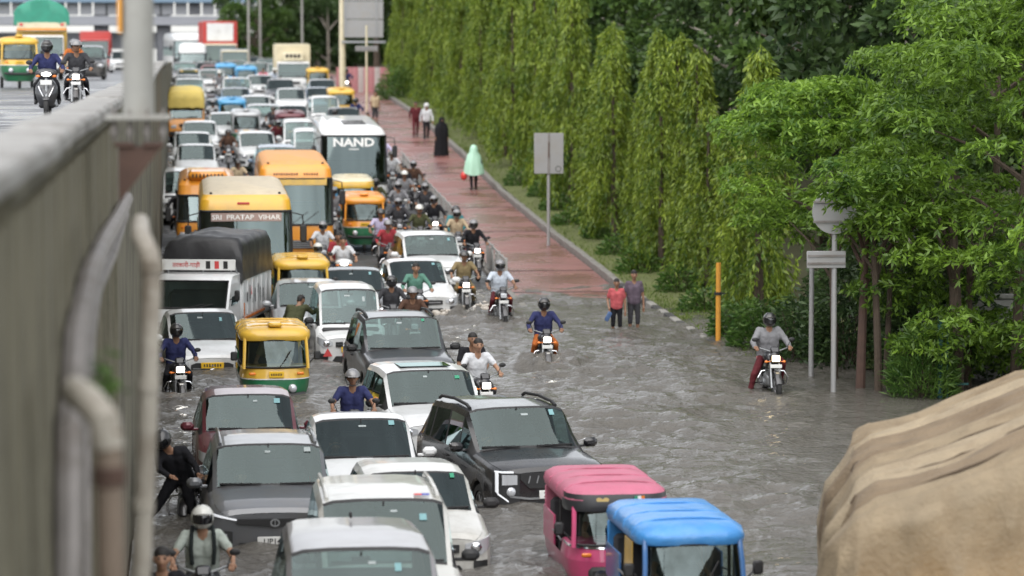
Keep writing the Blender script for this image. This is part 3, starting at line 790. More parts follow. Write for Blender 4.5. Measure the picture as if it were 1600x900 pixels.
# fence between the road and the track
fp = MB(); fp.box((0, 0, .45), (.06, .06, 1.15), .008); fpm = fp.mesh('post', M['fencewhite'])
fr = MB(); fr.box((0, .95, .95), (.035, 1.88, .06), .006); frm = fr.mesh('rail', M['fencewhite'])
fb = MB()
for i in range(9): fb.box((0, .14 + i * .2, .56), (.03, .09, .72), .004)
fbm = fb.mesh('slats', M['fencewhite'])
sl = MB(); sl.box((0, 0, .56), (.03, .09, .72), .004); slm = sl.mesh('slat', M['fencewhite'])
for (ya, yb, lab) in ((83.5, 88, 'short low white railing beside the rider in the black jacket'), (100, 124, 'long white railing between the bus lane and the red track')):
    t = thing('track_railing', lab, 'railing', (8.72, ya, 0))
    yy = 0; i = 0
    while ya + yy < yb:
        z = zg(ya + yy) - .05; a = math.atan(slope(ya + yy)); ln = 0.
        put('post', fpm, t, (0, yy, z))
        q = put('rail', frm, t, (0, yy, z)); q.rotation_euler = (a, 0, 0)
        q = put('rail', frm, t, (0, yy, z - .72)); q.rotation_euler = (a, 0, 0)
        for w in range(9):
            q = put('slat', slm, t, (random.uniform(-.02, .02), yy + .14 + w * .2, z + math.tan(a) * (.14 + w * .2))); q.rotation_euler = (random.uniform(-.08, .08), random.uniform(-.1, .1), 0)
        yy += 1.9; i += 1
# striped sheet fence at the far end of the track
t = thing('sheet_fence', 'pink and white striped sheet metal fence at the far end of the track', 'fence', (9.4, 192, zg(192)))
pk = P('fence_pink', (.48, .20, .22), .6, var=.15, dirt=(.3, .25, .22, .5)); pw = P('fence_pale', (.50, .44, .43), .6, var=.12, dirt=(.3, .25, .22, .5))
for i in range(16):
    b = MB(); x = i * .34
    b.prism([(x, 0, 0), (x + .09, -.03, 0), (x + .2, -.03, 0), (x + .29, 0, 0), (x + .33, 0, 0), (x + .33, .02, 0), (x, .02, 0)], (0, 0, 1.62 if i < 9 else 1.5 - .03 * (i - 9)))
    part('sheet', b, pk if i % 3 != 1 else pw, t)
b = MB(); b.box((2.7, .06, 1.4), (5.4, .05, .06)); b.box((2.7, .06, .4), (5.4, .05, .06)); part('rail', b, M['steel'], t)
# far sign gantry and small plate
t = thing('direction_sign', 'back of a tall grey direction board on a thick cream pole at the far end', 'sign', (8.75, 172, zg(172)))
b = MB(); b.cyl((0, 0, -.2), (0, 0, 9), .19, .15, 14); part('post', b, M['cream'], t)
for i in range(5):
    b = MB(); b.box((1.18, -.25, 4.3 + i * 1.02), (2.2, .05, .99), .01); part('plate', b, M['signback'], t)
b = MB(); b.box((.2, -.3, 6.3), (.06, .05, 5)); b.box((1.9, -.3, 6.3), (.06, .05, 5)); b.prism([(-.05, -.32, 3.5), (2.4, -.32, 3.5), (2.4, -.32, 3.62), (-.05, -.32, 3.62)], (0, .06, 0)); part('frame', b, M['steel'], t)
pole_sign('street_sign', 'thin post with a narrow white name plate before the striped fence', 9.75, 166, zg(166), 4.6, .06, [(0, 3.35, 1.2, .28, 'rect')], M['cream'])
for (x, y, lab) in ((4.7, 228, 'leftmost of the three far grey lamp posts'), (5.75, 236, 'middle one of the three far grey lamp posts'), (8.8, 232, 'rightmost of the three far grey lamp posts')):
    t = thing('lamp_post', lab, 'lamp post', (x, y, zg(y)), 0, 'far lamp posts'); b = MB(); b.tube([(0, 0, 0), (0, 0, 9)], [.11, .07], 8); part('shaft', b, M['pole'], t)
    b = MB(); b.tube([(0, 0, 9), (.3, 0, 9.5), (1.4, 0, 9.7)], .05, 6); b.box((1.7, 0, 9.7), (.7, .25, .12), .03); part('lamp_arm', b, M['pole'], t)
# elevated station across the road far away
t = thing('elevated_bridge', 'grey elevated concrete bridge with blue steel girder crossing the far left', 'bridge', (-18, 300, 5.4))
fm = P('far_concrete', (.30, .31, .34), .8, var=.15, scale=.4); fd = P('far_concrete_dark', (.13, .135, .15), .8, var=.2, scale=.4); fbm2 = P('girder_blue', (.16, .24, .32), .5, var=.15); fl = P('far_pale_panel', (.28, .29, .31), .7, var=.1)
for x in (-7, -1.2, 10, 16):
    b = MB(); b.box((x, 1, 3.4), (1.4, 1.4, 7), .1); part('pier', b, fd, t)
b = MB(); b.box((2, 1, 4.6), (46, 3, .9), .05); part('deck', b, fm, t)
b = MB(); b.box((2, 3, 2.7), (46, .3, 1.6), .05); part('lower_wall', b, fm, t)
b = MB(); b.box((2, -1.2, 6.6), (46, .3, .55), .03); part('girder', b, fbm2, t)
for i in range(36):
    b = MB(); b.box((-20 + i * 1.3, -.4, 5.75), (1.15, .12, 1.2), .02); part('parapet_panel', b, fl if i % 5 else fd, t)
for i in range(30):
    b = MB(); x = -20 + i * 1.5; b.box((x, -1.2, 8), (.12, .12, 2.4)); part('mullion', b, fbm2, t)
for i in range(30):
    b = MB(); x = -19.25 + i * 1.5; b.box((x, -1.1, 8), (1.36, .06, 2.3)); part('glazing_panel', b, fl if i % 4 else fm, t)
for i in range(30):
    x = -20 + i * 1.5; z0_, z1_ = (6.9, 9.1) if i % 2 else (9.1, 6.9)
    b = MB(); b.tube([(x + .05, -1.25, z0_), (x + 1.45, -1.25, z1_)], .06, 5); part('lattice_brace', b, fbm2, t)
b = MB(); b.box((2, 1, 9.4), (46, 6, .4), .05); part('roof', b, fbm2, t)

# ------------------------------------------------------------------ cars (front towards -y, origin on the ground in the middle)
def lerp(a, b, t): return a + (b - a) * t
WHEEL = {}
def wheel_parts(parent, x, y, r, w=.19, rim=None, sub=True):
    k = (round(r, 3), w)
    if k not in WHEEL:
        a = MB(); a.wheel((0, 0, 0), r, w, r * .36, 22)
        c = MB(); c.wheel((0, 0, 0), r * .66, w * .82, r * .12, 18)
        for i in range(6):
            t = 2 * PI * i / 6; d = Vector((0, math.cos(t), math.sin(t)))
            for sx in (-1, 1): c.box(Vector((sx * w * .33, 0, 0)) + d * r * .34, (.02, r * .6, r * .13), .004, Matrix.Rotation(t, 3, 'X'))
        c.cyl((-w * .4, 0, 0), (w * .4, 0, 0), r * .16, n=10)
        WHEEL[k] = (a.mesh('tyre', M['rubber']), c.mesh('rim', M['rim']))
    t = put('wheel', WHEEL[k][0], parent, (x, y, r)); put('rim', WHEEL[k][1], t)
    return t
CARS = {
 'hatch': dict(L=3.85, W=1.70, H=1.50, hood=.86, cowl=(1.0, .98), head=1.72, rear=3.35, deck=3.75, dz=.98, belt=.92, tail=.86),
 'sedan': dict(L=4.1, W=1.72, H=1.48, hood=.80, cowl=(1.12, .95), head=1.92, rear=3.05, deck=3.62, dz=1.02, belt=.90, tail=.94),
 'suv': dict(L=4.15, W=1.80, H=1.62, hood=.98, cowl=(1.18, 1.08), head=1.82, rear=3.70, deck=4.02, dz=1.02, belt=1.00, tail=.92),
 'mpv': dict(L=4.5, W=1.80, H=1.74, hood=.92, cowl=(1.0, 1.06), head=1.88, rear=4.15, deck=4.4, dz=1.05, belt=1.0, tail=.95),
 'van': dict(L=3.68, W=1.50, H=1.80, hood=.90, cowl=(.50, 1.05), head=1.02, rear=3.45, deck=3.62, dz=1.05, belt=1.02, tail=1.0),
 'jeep': dict(L=4.2, W=1.70, H=1.80, hood=1.0, cowl=(1.25, 1.10), head=1.62, rear=4.0, deck=4.14, dz=1.1, belt=1.05, tail=1.05),
}
def make_car(name, label, cat, kind, paint_m, face='plain', plate=None, plate_m=None, rails=False, roof_m=None, lights=None, seat_m=None, mirror_m=None, over=None, group=None, detail=True, seen='both'):
    S = dict(CARS[kind]); S.update(over or {})
    L, W, H = S['L'], S['W'], S['H']; w = W / 2; zb = S.get('gc', .2); cy, cz = S['cowl']; hz = S['hood']
    wr = w * S.get('roofw', .78); R = S.get('wheel', .32); yf, yr = S.get('axf', .78), L - S.get('axr', .75)
    t = thing(name, label, cat, group=group)
    def hood_prof(hw, zsh, zt, zb_, ft=1.):
        a = w * hw
        return [(.80 * a, zb_), (.97 * a, zb_ + .03), (a, zb_ + .20), (a, lerp(zb_, zsh, .62)), (.985 * a, zsh - .07), (.935 * a, zsh), (.87 * a, lerp(zsh, zt, .35)), (.80 * a, lerp(zsh, zt, .6)), (.58 * a, lerp(zsh, zt, .85)), (.30 * a, lerp(zsh, zt, .97)), (0, zt)]
    def cab_prof(hw, zsh, zr, wrr):
        a = w * hw
        return [(.80 * a, zb), (.97 * a, zb + .03), (a, zb + .20), (a, lerp(zb, zsh, .62)), (.985 * a, zsh - .07), (.955 * a, zsh), (wrr + .055, zr - .135), (wrr, zr - .055), (wrr * .84, zr - .018), (wrr * .45, zr - .002), (0, zr)]
    bz = S['belt']
    keys = [(0., hood_prof(.80, hz - .17, hz - .10, zb + .05)), (.05, hood_prof(.90, hz - .12, hz - .04, zb + .02)), (.18, hood_prof(.965, hz - .08, hz - .005, zb)), (.42, hood_prof(1., hz - .06, hz + .03, zb)),
            (cy, hood_prof(1., bz - .01, cz, zb)), (S['head'], cab_prof(1., bz, H - .03, wr)), (lerp(S['head'], S['rear'], .4), cab_prof(1., bz + .01, H, wr)), (S['rear'], cab_prof(1., bz + .03, H - .06, wr * .96)),
            (S['deck'], hood_prof(.985, bz + .02, S['dz'], zb)), (L - .14, hood_prof(.96, S['tail'] - .02, S['tail'] + .02, zb)), (L - .04, hood_prof(.90, S['tail'] - .08, S['tail'] - .04, zb + .02)), (L, hood_prof(.82, S['tail'] - .16, S['tail'] - .12, zb + .06))]
    keys = [k for i, k in enumerate(keys) if i == 0 or k[0] > keys[i - 1][0] + .01]
    ky = [k[0] for k in keys]
    hd, cw = S['head'], cy
    st = set(ky); RA = R * 1.16
    for ya in (yf, yr):
        for q in (-1.02, -.98, -.8, -.45, 0, .45, .8, .98, 1.02): st.add(round(ya + q * RA, 4))
    g0, g1 = lerp(cw, hd, .05), lerp(cw, hd, .95); st |= {g0, g1, lerp(cw, hd, .45)}
    doors = [hd + .05, lerp(hd, S['rear'], .36), lerp(hd, S['rear'], .36) + .07, lerp(hd, S['rear'], .80)]
    if kind in ('van', 'mpv', 'suv', 'jeep'): doors += [lerp(hd, S['rear'], .80) + .07, S['rear'] - .06]
    st |= set(doors); r0, r1 = lerp(S['rear'], S['deck'], .1), lerp(S['rear'], S['deck'], .9); st |= {r0, r1}
    st = sorted(v for v in st if 0 <= v <= L); must = set(ky) | set(doors) | {g0, g1, r0, r1, lerp(cw, hd, .45)}; st = [v for v in st if v in must or all(abs(v - q) > .012 for q in must)]; st = [v for i, v in enumerate(st) if i == 0 or v - st[i - 1] > .0005]
    G = []
    for y in st:
        i = max(0, min(len(ky) - 2, int(np.searchsorted(ky, y, side='right')) - 1)); q = (y - ky[i]) / (ky[i + 1] - ky[i])
        pr = [(lerp(a[0], b[0], q), lerp(a[1], b[1], q)) for a, b in zip(keys[i][1], keys[i + 1][1])]
        for ya in (yf, yr):
            d = abs(y - ya)
            if d < RA:
                za = R + math.sqrt(RA * RA - d * d)
                pr[0] = (pr[0][0], max(pr[0][1], za)); pr[1] = (pr[1][0], max(pr[1][1], za)); pr[2] = (pr[2][0], max(pr[2][1], za + .03)); pr[3] = (pr[3][0], max(pr[3][1], za + .06))
        G.append(pr)
    ny = len(st)
    def zone(y, c):
        if y < cw: return 'hood' if c >= 6 else 'body'
        if y < hd:
            if c >= 7: return 'ws' if g0 - 1e-6 <= y < g1 - 1e-6 else 'frit'
            if c == 5: return 'side' if y >= lerp(cw, hd, .45) - 1e-6 else 'frit'
            return 'body'
        if y < S['rear'] - 1e-6:
            if c >= 7: return 'roof'
            if c == 5:
                for k in range(0, len(doors), 2):
                    if doors[k] - 1e-6 <= y < doors[k + 1] - 1e-6: return 'side'
                return 'frit'
            return 'body'
        if y < S['deck'] - 1e-6:
            if c >= 7: return 'rw' if r0 - 1e-6 <= y < r1 - 1e-6 else 'body'
            return 'body'
        return 'body'
    Z = {}; yo = -L / 2
    def emit_face(key, m, i, c, sx):
        a = [(sx * G[i][c][0], st[i] + yo, G[i][c][1]), (sx * G[i][c + 1][0], st[i] + yo, G[i][c + 1][1]), (sx * G[i + 1][c + 1][0], st[i + 1] + yo, G[i + 1][c + 1][1]), (sx * G[i + 1][c][0], st[i + 1] + yo, G[i + 1][c][1])]
        if sx < 0: a = a[::-1]
        Z.setdefault(key, MB()).poly(a, m)
    for i in range(ny - 1):
        for c in range(10):
            z = zone(st[i], c)
            for sx in (1, -1):
                if z == 'frit': emit_face('body', 1, i, c, sx)
                elif z == 'side':
                    k = next((q for q in range(0, len(doors), 2) if doors[q] - 1e-6 <= st[i] < doors[q + 1] - 1e-6), -1)
                    emit_face(('side', sx, k), 0, i, c, sx)
                elif z == 'body': emit_face('body', 1 if c == 0 or (c == 1 and face_trim) else 0, i, c, sx)
                else: emit_face(z, 0, i, c, sx)
    for i in (0, ny - 1):
        pr = G[i]; pts = [(p[0], st[i] + yo, p[1]) for p in pr] + [(-p[0], st[i] + yo, p[1]) for p in pr[-2::-1]]
        Z['body'].poly(pts if i else pts[::-1], 0)
    b = Z['body']; b.box((0, 0, zb + .02), (W * .78, L * .8, .06), m=1)
    b.box((0, yo + lerp(cw, hd, .3), bz - .13), (W * .84, .5, .2), .05, m=1)                      # dashboard
    part('body', b, [paint_m, M['trim']], t, ang=32)
    Z['hood'].v = [(p[0], p[1], p[2] + .007) for p in Z['hood'].v]
    part('hood', Z['hood'], paint_m, t, ang=32); part('roof', Z['roof'], roof_m or paint_m, t, ang=32)
    part('windshield', Z['ws'], M['glass'], t)
    if 'rw' in Z: part('rear_window', Z['rw'], M['glass'], t)
    for k in Z:
        if isinstance(k, tuple): part('side_window', Z[k], M['glass'], t)
    def nose(x):
        a = abs(x) / w
        return yo + float(np.interp(a, [0, .5, .80, .90, .965, 1.0], [-.025, -.012, 0., .05, .18, .42]))
    def strip(nm, m, xs, lo, hi, off=.012, th=.03, parent=None):
        bb = MB(); sec = []
        xs2 = np.linspace(0, len(xs) - 1, 4 * (len(xs) - 1) + 1)
        for q in xs2:
            x = float(np.interp(q, range(len(xs)), xs)); l = float(np.interp(q, range(len(xs)), lo)); h = float(np.interp(q, range(len(xs)), hi)); y = nose(x)
            sec.append([(x, y - off, l), (x, y - off, h), (x, y + th, h), (x, y + th, l)])
        bb.loft(sec, True, True, True)
        return part(nm, bb, m, parent or t, ang=40)
    lm = lights or M['lens']; hl = hz - .17
    for sx in (1, -1):
        X = lambda *a: [sx * v * w for v in a]
        if face == 'slash':
            strip('running_light', M['drl'], X(.56, .80, .93), [hl - .02, hl + .025, hl + .05], [hl + .0, hl + .05, hl + .08], .016)
            h = strip('headlight', M['trim'], X(.62, .80, .95), [hl - .34, hl - .36, hl - .30], [hl - .16, hl - .14, hl - .14], .014); strip('lens', M['lens'], X(.70, .88), [hl - .30, hl - .29], [hl - .19, hl - .18], .022, parent=h)
        elif face == 'c':
            h = strip('headlight', M['trim'], X(.56, .80, .95), [hl - .36, hl - .40, hl - .36], [hl + .06, hl + .08, hl + .08], .010); strip('lens', M['lens'], X(.60, .84), [hl - .1, hl - .1], [hl + .04, hl + .05], .016, parent=h)
            bb = MB(); bb.ell((sx * .70 * w, nose(.70 * w) - .02, hl - .2), (.07, .03, .07), 12, 6); part('lens', bb, M['lens'], h)
            strip('running_light', M['drl'], X(.89, .925), [hl - .24, hl - .20], [hl + .09, hl + .09], .018); strip('running_light', M['drl'], X(.66, .925), [hl + .07, hl + .075], [hl + .09, hl + .10], .018); strip('running_light', M['drl'], X(.74, .90), [hl - .35, hl - .24], [hl - .325, hl - .21], .018)
        else:
            h = strip('headlight', M['lens'], X(.55, .80, .97), [hl - .07, hl - .14, hl - .05], [hl + .0, hl + .05, hl + .09], .012)
            bb = MB(); bb.ell((sx * .72 * w, nose(.72 * w) - .012, hl - .045), (.075, .02, .065), 12, 6); part('reflector', bb, lm if lights else M['chrome'], h)
            strip('fog_light', M['trim'], X(.68, .90), [zb + .14, zb + .16], [zb + .27, zb + .28], .012)
        if detail:
            bb = MB(); bb.box((sx * .45 * w, yo + lerp(cw, hd, .08) - .03, cz + .025), (.62 * w, .025, .02), rot=Matrix.Rotation(sx * .10, 3, 'Z')); part('wiper', bb, M['trim'], t)
        # door mirror
        my = yo + lerp(cw, hd, .35); mz = bz + .10
        bb = MB(); bb.box((sx * (w + .12), my, mz), (.21, .11, .14), .045); bb.box((sx * (w + .0), my + .02, mz - .05), (.12, .05, .04), .01); mm = part('mirror', bb, mirror_m or paint_m, t)
        bb = MB(); bb.box((sx * (w + .12), my + .055, mz), (.17, .012, .10), .004); part('mirror_glass', bb, M['chrome'], mm)
        if rails:
            ya, yb = yo + hd + .12, yo + S['rear'] - .15
            bb = MB(); bb.tube([(sx * wr * .93, ya, H - .05), (sx * wr * .93, ya + .16, H - .01), (sx * wr * .93, (ya + yb) / 2, H + .018), (sx * wr * .93, yb - .14, H - .015), (sx * wr * .93, yb, H - .06)], .026, 8)
            part('roof_rail', bb, rails if rails is not True else M['trim'], t)
        for yy in (doors[1] - .12, doors[3] - .12 if len(doors) > 3 else doors[1] + .8):
            bb = MB(); bb.box((sx * (w + .008), yo + yy, bz - .13), (.03, .2, .03), .01); part('door_handle', bb, M['trim'], t)
        bb = MB(); bb.box((sx * .62 * w, L / 2 + .0, S['tail'] - .2), (.34, .05, .16), .02); part('tail_light', bb, M['tail'], t)
    X = lambda *a: [v * w for v in a]
    if face == 'slash':
        strip('grille', M['trim'], X(-.56, 0, .56), [hl - .06, hl - .10, hl - .06], [hl + .0, hl + .0, hl + .0], .014)
        strip('lower_grille', M['trim'], X(-.66, -.52, .52, .66), [zb + .06] * 4, [zb + .14, zb + .30, zb + .30, zb + .14], .014)
        bb = MB(); n = 14; bb.loft([[(rr * 1.2 * math.cos(2 * PI * k / n), yo - .05, hl - .05 + rr * math.sin(2 * PI * k / n)) for k in range(n)] for rr in (.035, .055)], True); bb.box((0, yo - .05, hl - .05), (.012, .008, .08)); part('emblem', bb, M['steel'], t)
    elif face == 'c':
        strip('grille', M['trim'], X(-.55, -.4, .4, .55), [hl - .02, hl - .16, hl - .16, hl - .02], [hl + .06] * 4, .014)
        for k in (-3, -2, -1, 1, 2, 3):
            bb = MB(); bb.box((k * .125, nose(k * .125) - .022, hl - .03), (.018, .012, .11), rot=Matrix.Rotation(-.25 * (1 if k > 0 else -1), 3, 'Y')); part('slat', bb, M['steel'], t)
        bb = MB(); bb.tube([(-.075, yo - .05, hl + .02), (-.03, yo - .05, hl - .07), (-.012, yo - .05, hl - .0)], .012, 5); bb.tube([(.075, yo - .05, hl + .02), (.03, yo - .05, hl - .07), (.012, yo - .05, hl - .0)], .012, 5); part('emblem', bb, M['chrome'], t)
        strip('lower_grille', M['trim'], X(-.60, -.5, .5, .60), [zb + .02] * 4, [zb + .12, zb + .26, zb + .26, zb + .12], .014)
        strip('skid_trim', M['steel'], X(-.72, -.4, .4, .72), [zb + .33, zb + .29, zb + .29, zb + .33], [zb + .36, zb + .315, zb + .315, zb + .36], .016)
    else:
        gz = hl - .16
        if face == 'hex':
            strip('grille', M['trim'], X(-.50, -.38, .38, .50), [gz - .04, gz - .2, gz - .2, gz - .04], [gz + .10, gz + .14, gz + .14, gz + .10], .014)
            strip('grille_bar', M['steel'], X(-.46, .46), [gz + .02] * 2, [gz + .035] * 2, .02)
            bb = MB(); bb.tube([(.05, yo - .055, gz + .10), (-.03, yo - .055, gz + .075), (.03, yo - .055, gz + .03), (-.05, yo - .055, gz + .0)], .013, 5); part('emblem', bb, M['chrome'], t)
        else:
            strip('grille', M['trim'], X(-.46, 0, .46), [gz + .05, gz + .03, gz + .05], [gz + .15, gz + .16, gz + .15], .014)
            strip('grille_bar', M['chrome'], X(-.40, .40), [gz + .09] * 2, [gz + .105] * 2, .02)
        strip('lower_grille', M['trim'], X(-.56, -.46, .46, .56), [zb + .05] * 4, [zb + .12, zb + .22, zb + .22, zb + .12], .014)
    pz = zb + (.36 if face != 'slash' else .32)
    if plate is not None:
        bb = MB(); bb.box((0, yo - .05, pz), (.46, .02, .12), .006); pl = part('number_plate', bb, plate_m or M['plate'], t)
        if plate: words(plate, .075, M['ink'], pl, (0, yo - .061, pz), bold=.012)
        else: ink_marks(pl, yo - .0615, pz, .38, .065)
    for sx in (1, -1):
        for yy in (yf, yr): wheel_parts(t, sx * (w - .13), yo + yy, R)
    b = MB()
    sm = seat_m or M['seat']
    for sx in (-1, 1):
        x = sx * W * .21; y0 = yo + hd + .42; z0 = zb + .28
        b.box((x, y0 - .2, z0), (.46, .5, .16), .05); b.box((x, y0 + .1, z0 + .32), (.44, .14, .56), .06, Matrix.Rotation(-.2, 3, 'X')); b.box((x, y0 + .2, z0 + .70), (.24, .1, .16), .04)
    b.box((0, yo + hd + 1.35, zb + .55), (W * .72, .16, .6), .06, Matrix.Rotation(-.2, 3, 'X'))
    part('seats', b, sm, t)
    b = MB(); n = 16; cxs = W * .21
    ring = [(-cxs + .17 * math.cos(2 * PI * k / n), yo + hd - .16 + .05 * math.sin(2 * PI * k / n), bz + .02 + .16 * math.sin(2 * PI * k / n)) for k in range(n + 1)]
    b.tube(ring, .014, 6); b.box((-cxs, yo + hd - .16, bz + .02), (.3, .02, .05), .01); part('steering_wheel', b, M['trim'], t)
    yy, zz = yo + lerp(cw, hd, .84), lerp(cz, H, .80)
    b = MB(); b.box((0, yy + .07, zz), (.2, .03, .055), .01); b.box((0, yy + .05, zz + .04), (.02, .02, .08)); part('rear_view_mirror', b, M['trim'], t)
    if detail:
        q = lerp(.70, .9, random.random()); b = MB(); a = math.atan2(H - .03 - cz, hd - cw)
        b.box((random.uniform(.40, .60) * w, yo + lerp(cw, hd, q) - .006, lerp(cz, H - .03, q) - .004), (random.uniform(.05, .10), random.uniform(.06, .13), .003), rot=Matrix.Rotation(a, 3, 'X')); part('sticker', b, random.choice([M['inkgreen'], P('sticker_pale', (.30, .34, .34), .5), P('sticker_teal', (.16, .32, .34), .5)]), t)
        b = MB(); b.box((random.uniform(-.08, .12), yo + lerp(cw, hd, .80) - .006, lerp(cz, H - .03, .80) + .0), (random.uniform(.06, .12), .04, .003), rot=Matrix.Rotation(a, 3, 'X')); part('toll_tag', b, P('sticker_pale', (.30, .34, .34), .5), t)
    DIM[t.name] = dict(L=L, W=W, H=H, head=yo + hd, wr=wr, yo=yo)
    return t
DIM = {}
face_trim = False
def at_header(t, x, yh, rz=0., g=zg, z=0.):
    """place a car so that its windscreen header stands at depth yh"""
    return place(t, x, yh - DIM[t.name]['head'] * math.cos(rz), rz, g, z)
# ------------------------------------------------------------------ illegible plate print
def ink_marks(parent, y, z, w, h, n=7):
    b = MB()
    for k in range(n): b.box((-w / 2 + w * (k + .5) / n, y, z), (w / n * .55, .002, h * (.8 + .2 * ((k * 7) % 3) / 2)))
    o = part('plate_print', b, M['ink'], parent); o['kind'] = 'stuff'; return o
# ------------------------------------------------------------------ three-wheelers
def rounded(w, l, r, n=5, y0=0., front=None):
    """plan outline (x, y) of a rounded rectangle, counter-clockwise; front corners may get their own radius"""
    rf = front or r; pts = []
    for (cx, cy, a0, rr) in ((w / 2 - r, l - r, 0, r), (-w / 2 + r, l - r, 90, r), (-w / 2 + rf, rf, 180, rf), (w / 2 - rf, rf, 270, rf)):
        for k in range(n + 1):
            a = rad(a0 + 90 * k / n); pts.append((cx + rr * math.cos(a), y0 + cy + rr * math.sin(a)))
    return pts
def make_auto(label, lower, band, canopy, top_band=None, style='auto', plate='DL1RT', plate_m=None, group=None, glass=None, stripe=True, sidecol=None, deco=None, yellowband=None):
    """front towards -y; length 2.65, width 1.32, height 1.76"""
    t = thing('auto_rickshaw', label, 'auto rickshaw', group=group)
    W, L, H = 1.32, 2.65, 1.76; y0 = -L / 2
    band = band or lower
    def ring(z, w, ly0, ly1, rf, rr=.12): return [(p[0], p[1] + ly0, z) for p in rounded(w, ly1 - ly0, rr, 4, 0, rf)]
    b = MB(); b.loft([ring(.24, .86, y0 + .10, L / 2 - .05, .34), ring(.40, 1.12, y0 + .03, L / 2 - .02, .42), ring(.62, 1.26, y0 + .0, L / 2, .46), ring(.80, 1.30, y0 + .02, L / 2, .46)], True, True, False)
    part('lower_body', b, lower, t)
    b = MB(); b.loft([ring(.802, 1.304, y0 + .02, y0 + 1.02, .46, .04), ring(.98, 1.26, y0 + .06, y0 + 1.0, .44, .04), ring(1.0, 1.20, y0 + .09, y0 + .96, .42, .04)], True, False, True)
    part('front_band', b, band, t)
    # rear side walls
    for sx in (-1, 1):
        b = MB(); b.box((sx * .635, L / 2 - .52, .98), (.03, 1.0, .42), .01); part('side_panel', b, sidecol or lower, t)
    b = MB(); b.box((0, L / 2 - .03, 1.1), (1.26, .04, .72), .015); part('rear_panel', b, canopy, t)
    # canopy
    b = MB(); secs = []
    for (z, w, a, c, rf) in ((1.50, 1.30, y0 + .20, L / 2 + .02, .30), (1.58, 1.34, y0 + .16, L / 2 + .03, .32), (1.66, 1.30, y0 + .20, L / 2 + .0, .34), (1.73, 1.12, y0 + .34, L / 2 - .12, .36), (1.76, .7, y0 + .6, L / 2 - .4, .3)):
        secs.append(ring(z, w, a, c, rf, .2))
    b.loft(secs, True, True, True); part('canopy', b, canopy, t, ang=60)
    if top_band:
        b = MB(); b.loft([ring(1.44, 1.33, y0 + .15, y0 + .75, .30, .05), ring(1.52, 1.352, y0 + .135, y0 + .75, .32, .05), ring(1.655, 1.318, y0 + .185, y0 + .75, .34, .05)], True, False, False); part('canopy_band', b, top_band, t, ang=60)
    for yy in (y0 + .62, y0 + 1.25, y0 + 1.9):                              # stitched canopy seams over the bows
        hf = [(.668, 1.575), (.655, 1.655), (.56, 1.722), (.40, 1.755), (.2, 1.768)]
        b = MB(); b.tube([(-a, yy, c) for a, c in hf] + [(0, yy, 1.772)] + [(a, yy, c) for a, c in hf[::-1]], .011, 6); part('canopy_seam', b, canopy, t)
    if style == 'auto':
        b = MB(); b.box((0, y0 + .45, 1.79), (.26, .3, .08), .03); part('roof_sign', b, canopy, t)
    for sx in (-1, 1):
        b = MB(); b.tube([(sx * .60, y0 + .14, .98), (sx * .585, y0 + .20, 1.3), (sx * .57, y0 + .30, 1.56)], .032, 8); part('pillar', b, band, t)
        b = MB(); b.tube([(sx * .63, y0 + 1.15, .80), (sx * .62, y0 + 1.15, 1.55)], .022, 8); part('pillar', b, M['trim'], t)
        b = MB(); b.tube([(sx * .64, y0 + 1.0, .95), (sx * .66, y0 + 1.4, 1.0), (sx * .64, y0 + 1.75, .98)], .014, 6); part('grab_rail', b, M['steel'], t)
        b = MB(); b.box((sx * .78, y0 + .22, 1.22), (.13, .05, .17), .03); b.tube([(sx * .6, y0 + .2, 1.05), (sx * .72, y0 + .2, 1.18)], .012, 6); part('mirror', b, M['trim'], t)
        b = MB(); b.box((sx * .45, y0 + .015, .90), (.13, .04, .055), .015); part('indicator', b, M['indicator'], t)
    # curved windscreen
    n = 8; sec = []
    for z, wd, dy in ((1.01, .585, .08), (1.28, .572, .145), (1.51, .555, .235)):
        sec.append([(wd * math.sin(rad(a)) / math.sin(rad(62)), y0 + dy + .30 * (1 - math.cos(rad(a))) - .035, z) for a in np.linspace(-62, 62, n + 1)])
    b = MB(); b.loft(sec, False); part('windshield', b, glass or M['glass'], t)
    b = MB()
    for s_ in (0, 2): b.tube(sec[s_], .018, 6)
    for k in (0, n): b.tube([q[k] for q in sec], .02, 6)
    part('windshield_frame', b, M['trim'], t)
    b = MB(); b.tube([(.05, y0 + .02, 1.0), (.16, y0 + .03, 1.14), (.28, y0 + .09, 1.33)], .010, 5); part('wiper', b, M['trim'], t)
    if stripe:
        b = MB(); b.loft([ring(.785, 1.312, y0 + .006, y0 + 1.0, .46, .04), ring(.806, 1.314, y0 + .006, y0 + 1.0, .46, .04)], True); part('white_stripe', b, M['inkwhite'], t)
    if style == 'auto':
        for sx in (-1, 1):
            b = MB(); b.ell((sx * .30, y0 - .0, .62), (.085, .06, .085), 14, 8); part('headlight', b, M['lens'], t)
        b = MB(); b.tube([(-.52, y0 + .06, .52), (-.3, y0 - .03, .50), (.3, y0 - .03, .50), (.52, y0 + .06, .52)], .04, 8); part('bumper', b, M['trim'], t)
    else:
        b = MB(); b.box((0, y0 - .0, .62), (.86, .10, .26), .05); pn = part('front_panel', b, M['trim'], t)
        for sx in (-1, 1):
            b = MB(); b.cyl((sx * .27, y0 - .06, .63), (sx * .27, y0 - .02, .63), .085, n=16); hl = part('headlight', b, M['chrome'], pn)
        b = MB(); b.box((0, y0 - .02, .34), (.5, .1, .10), .03); part('bumper', b, M['trim'], t)
        b = MB(); b.loft([ring(.965, 1.272, y0 + .05, y0 + .9, .44, .04), ring(.99, 1.262, y0 + .055, y0 + .9, .44, .04)], True); part('chrome_strip', b, M['chrome'], t)
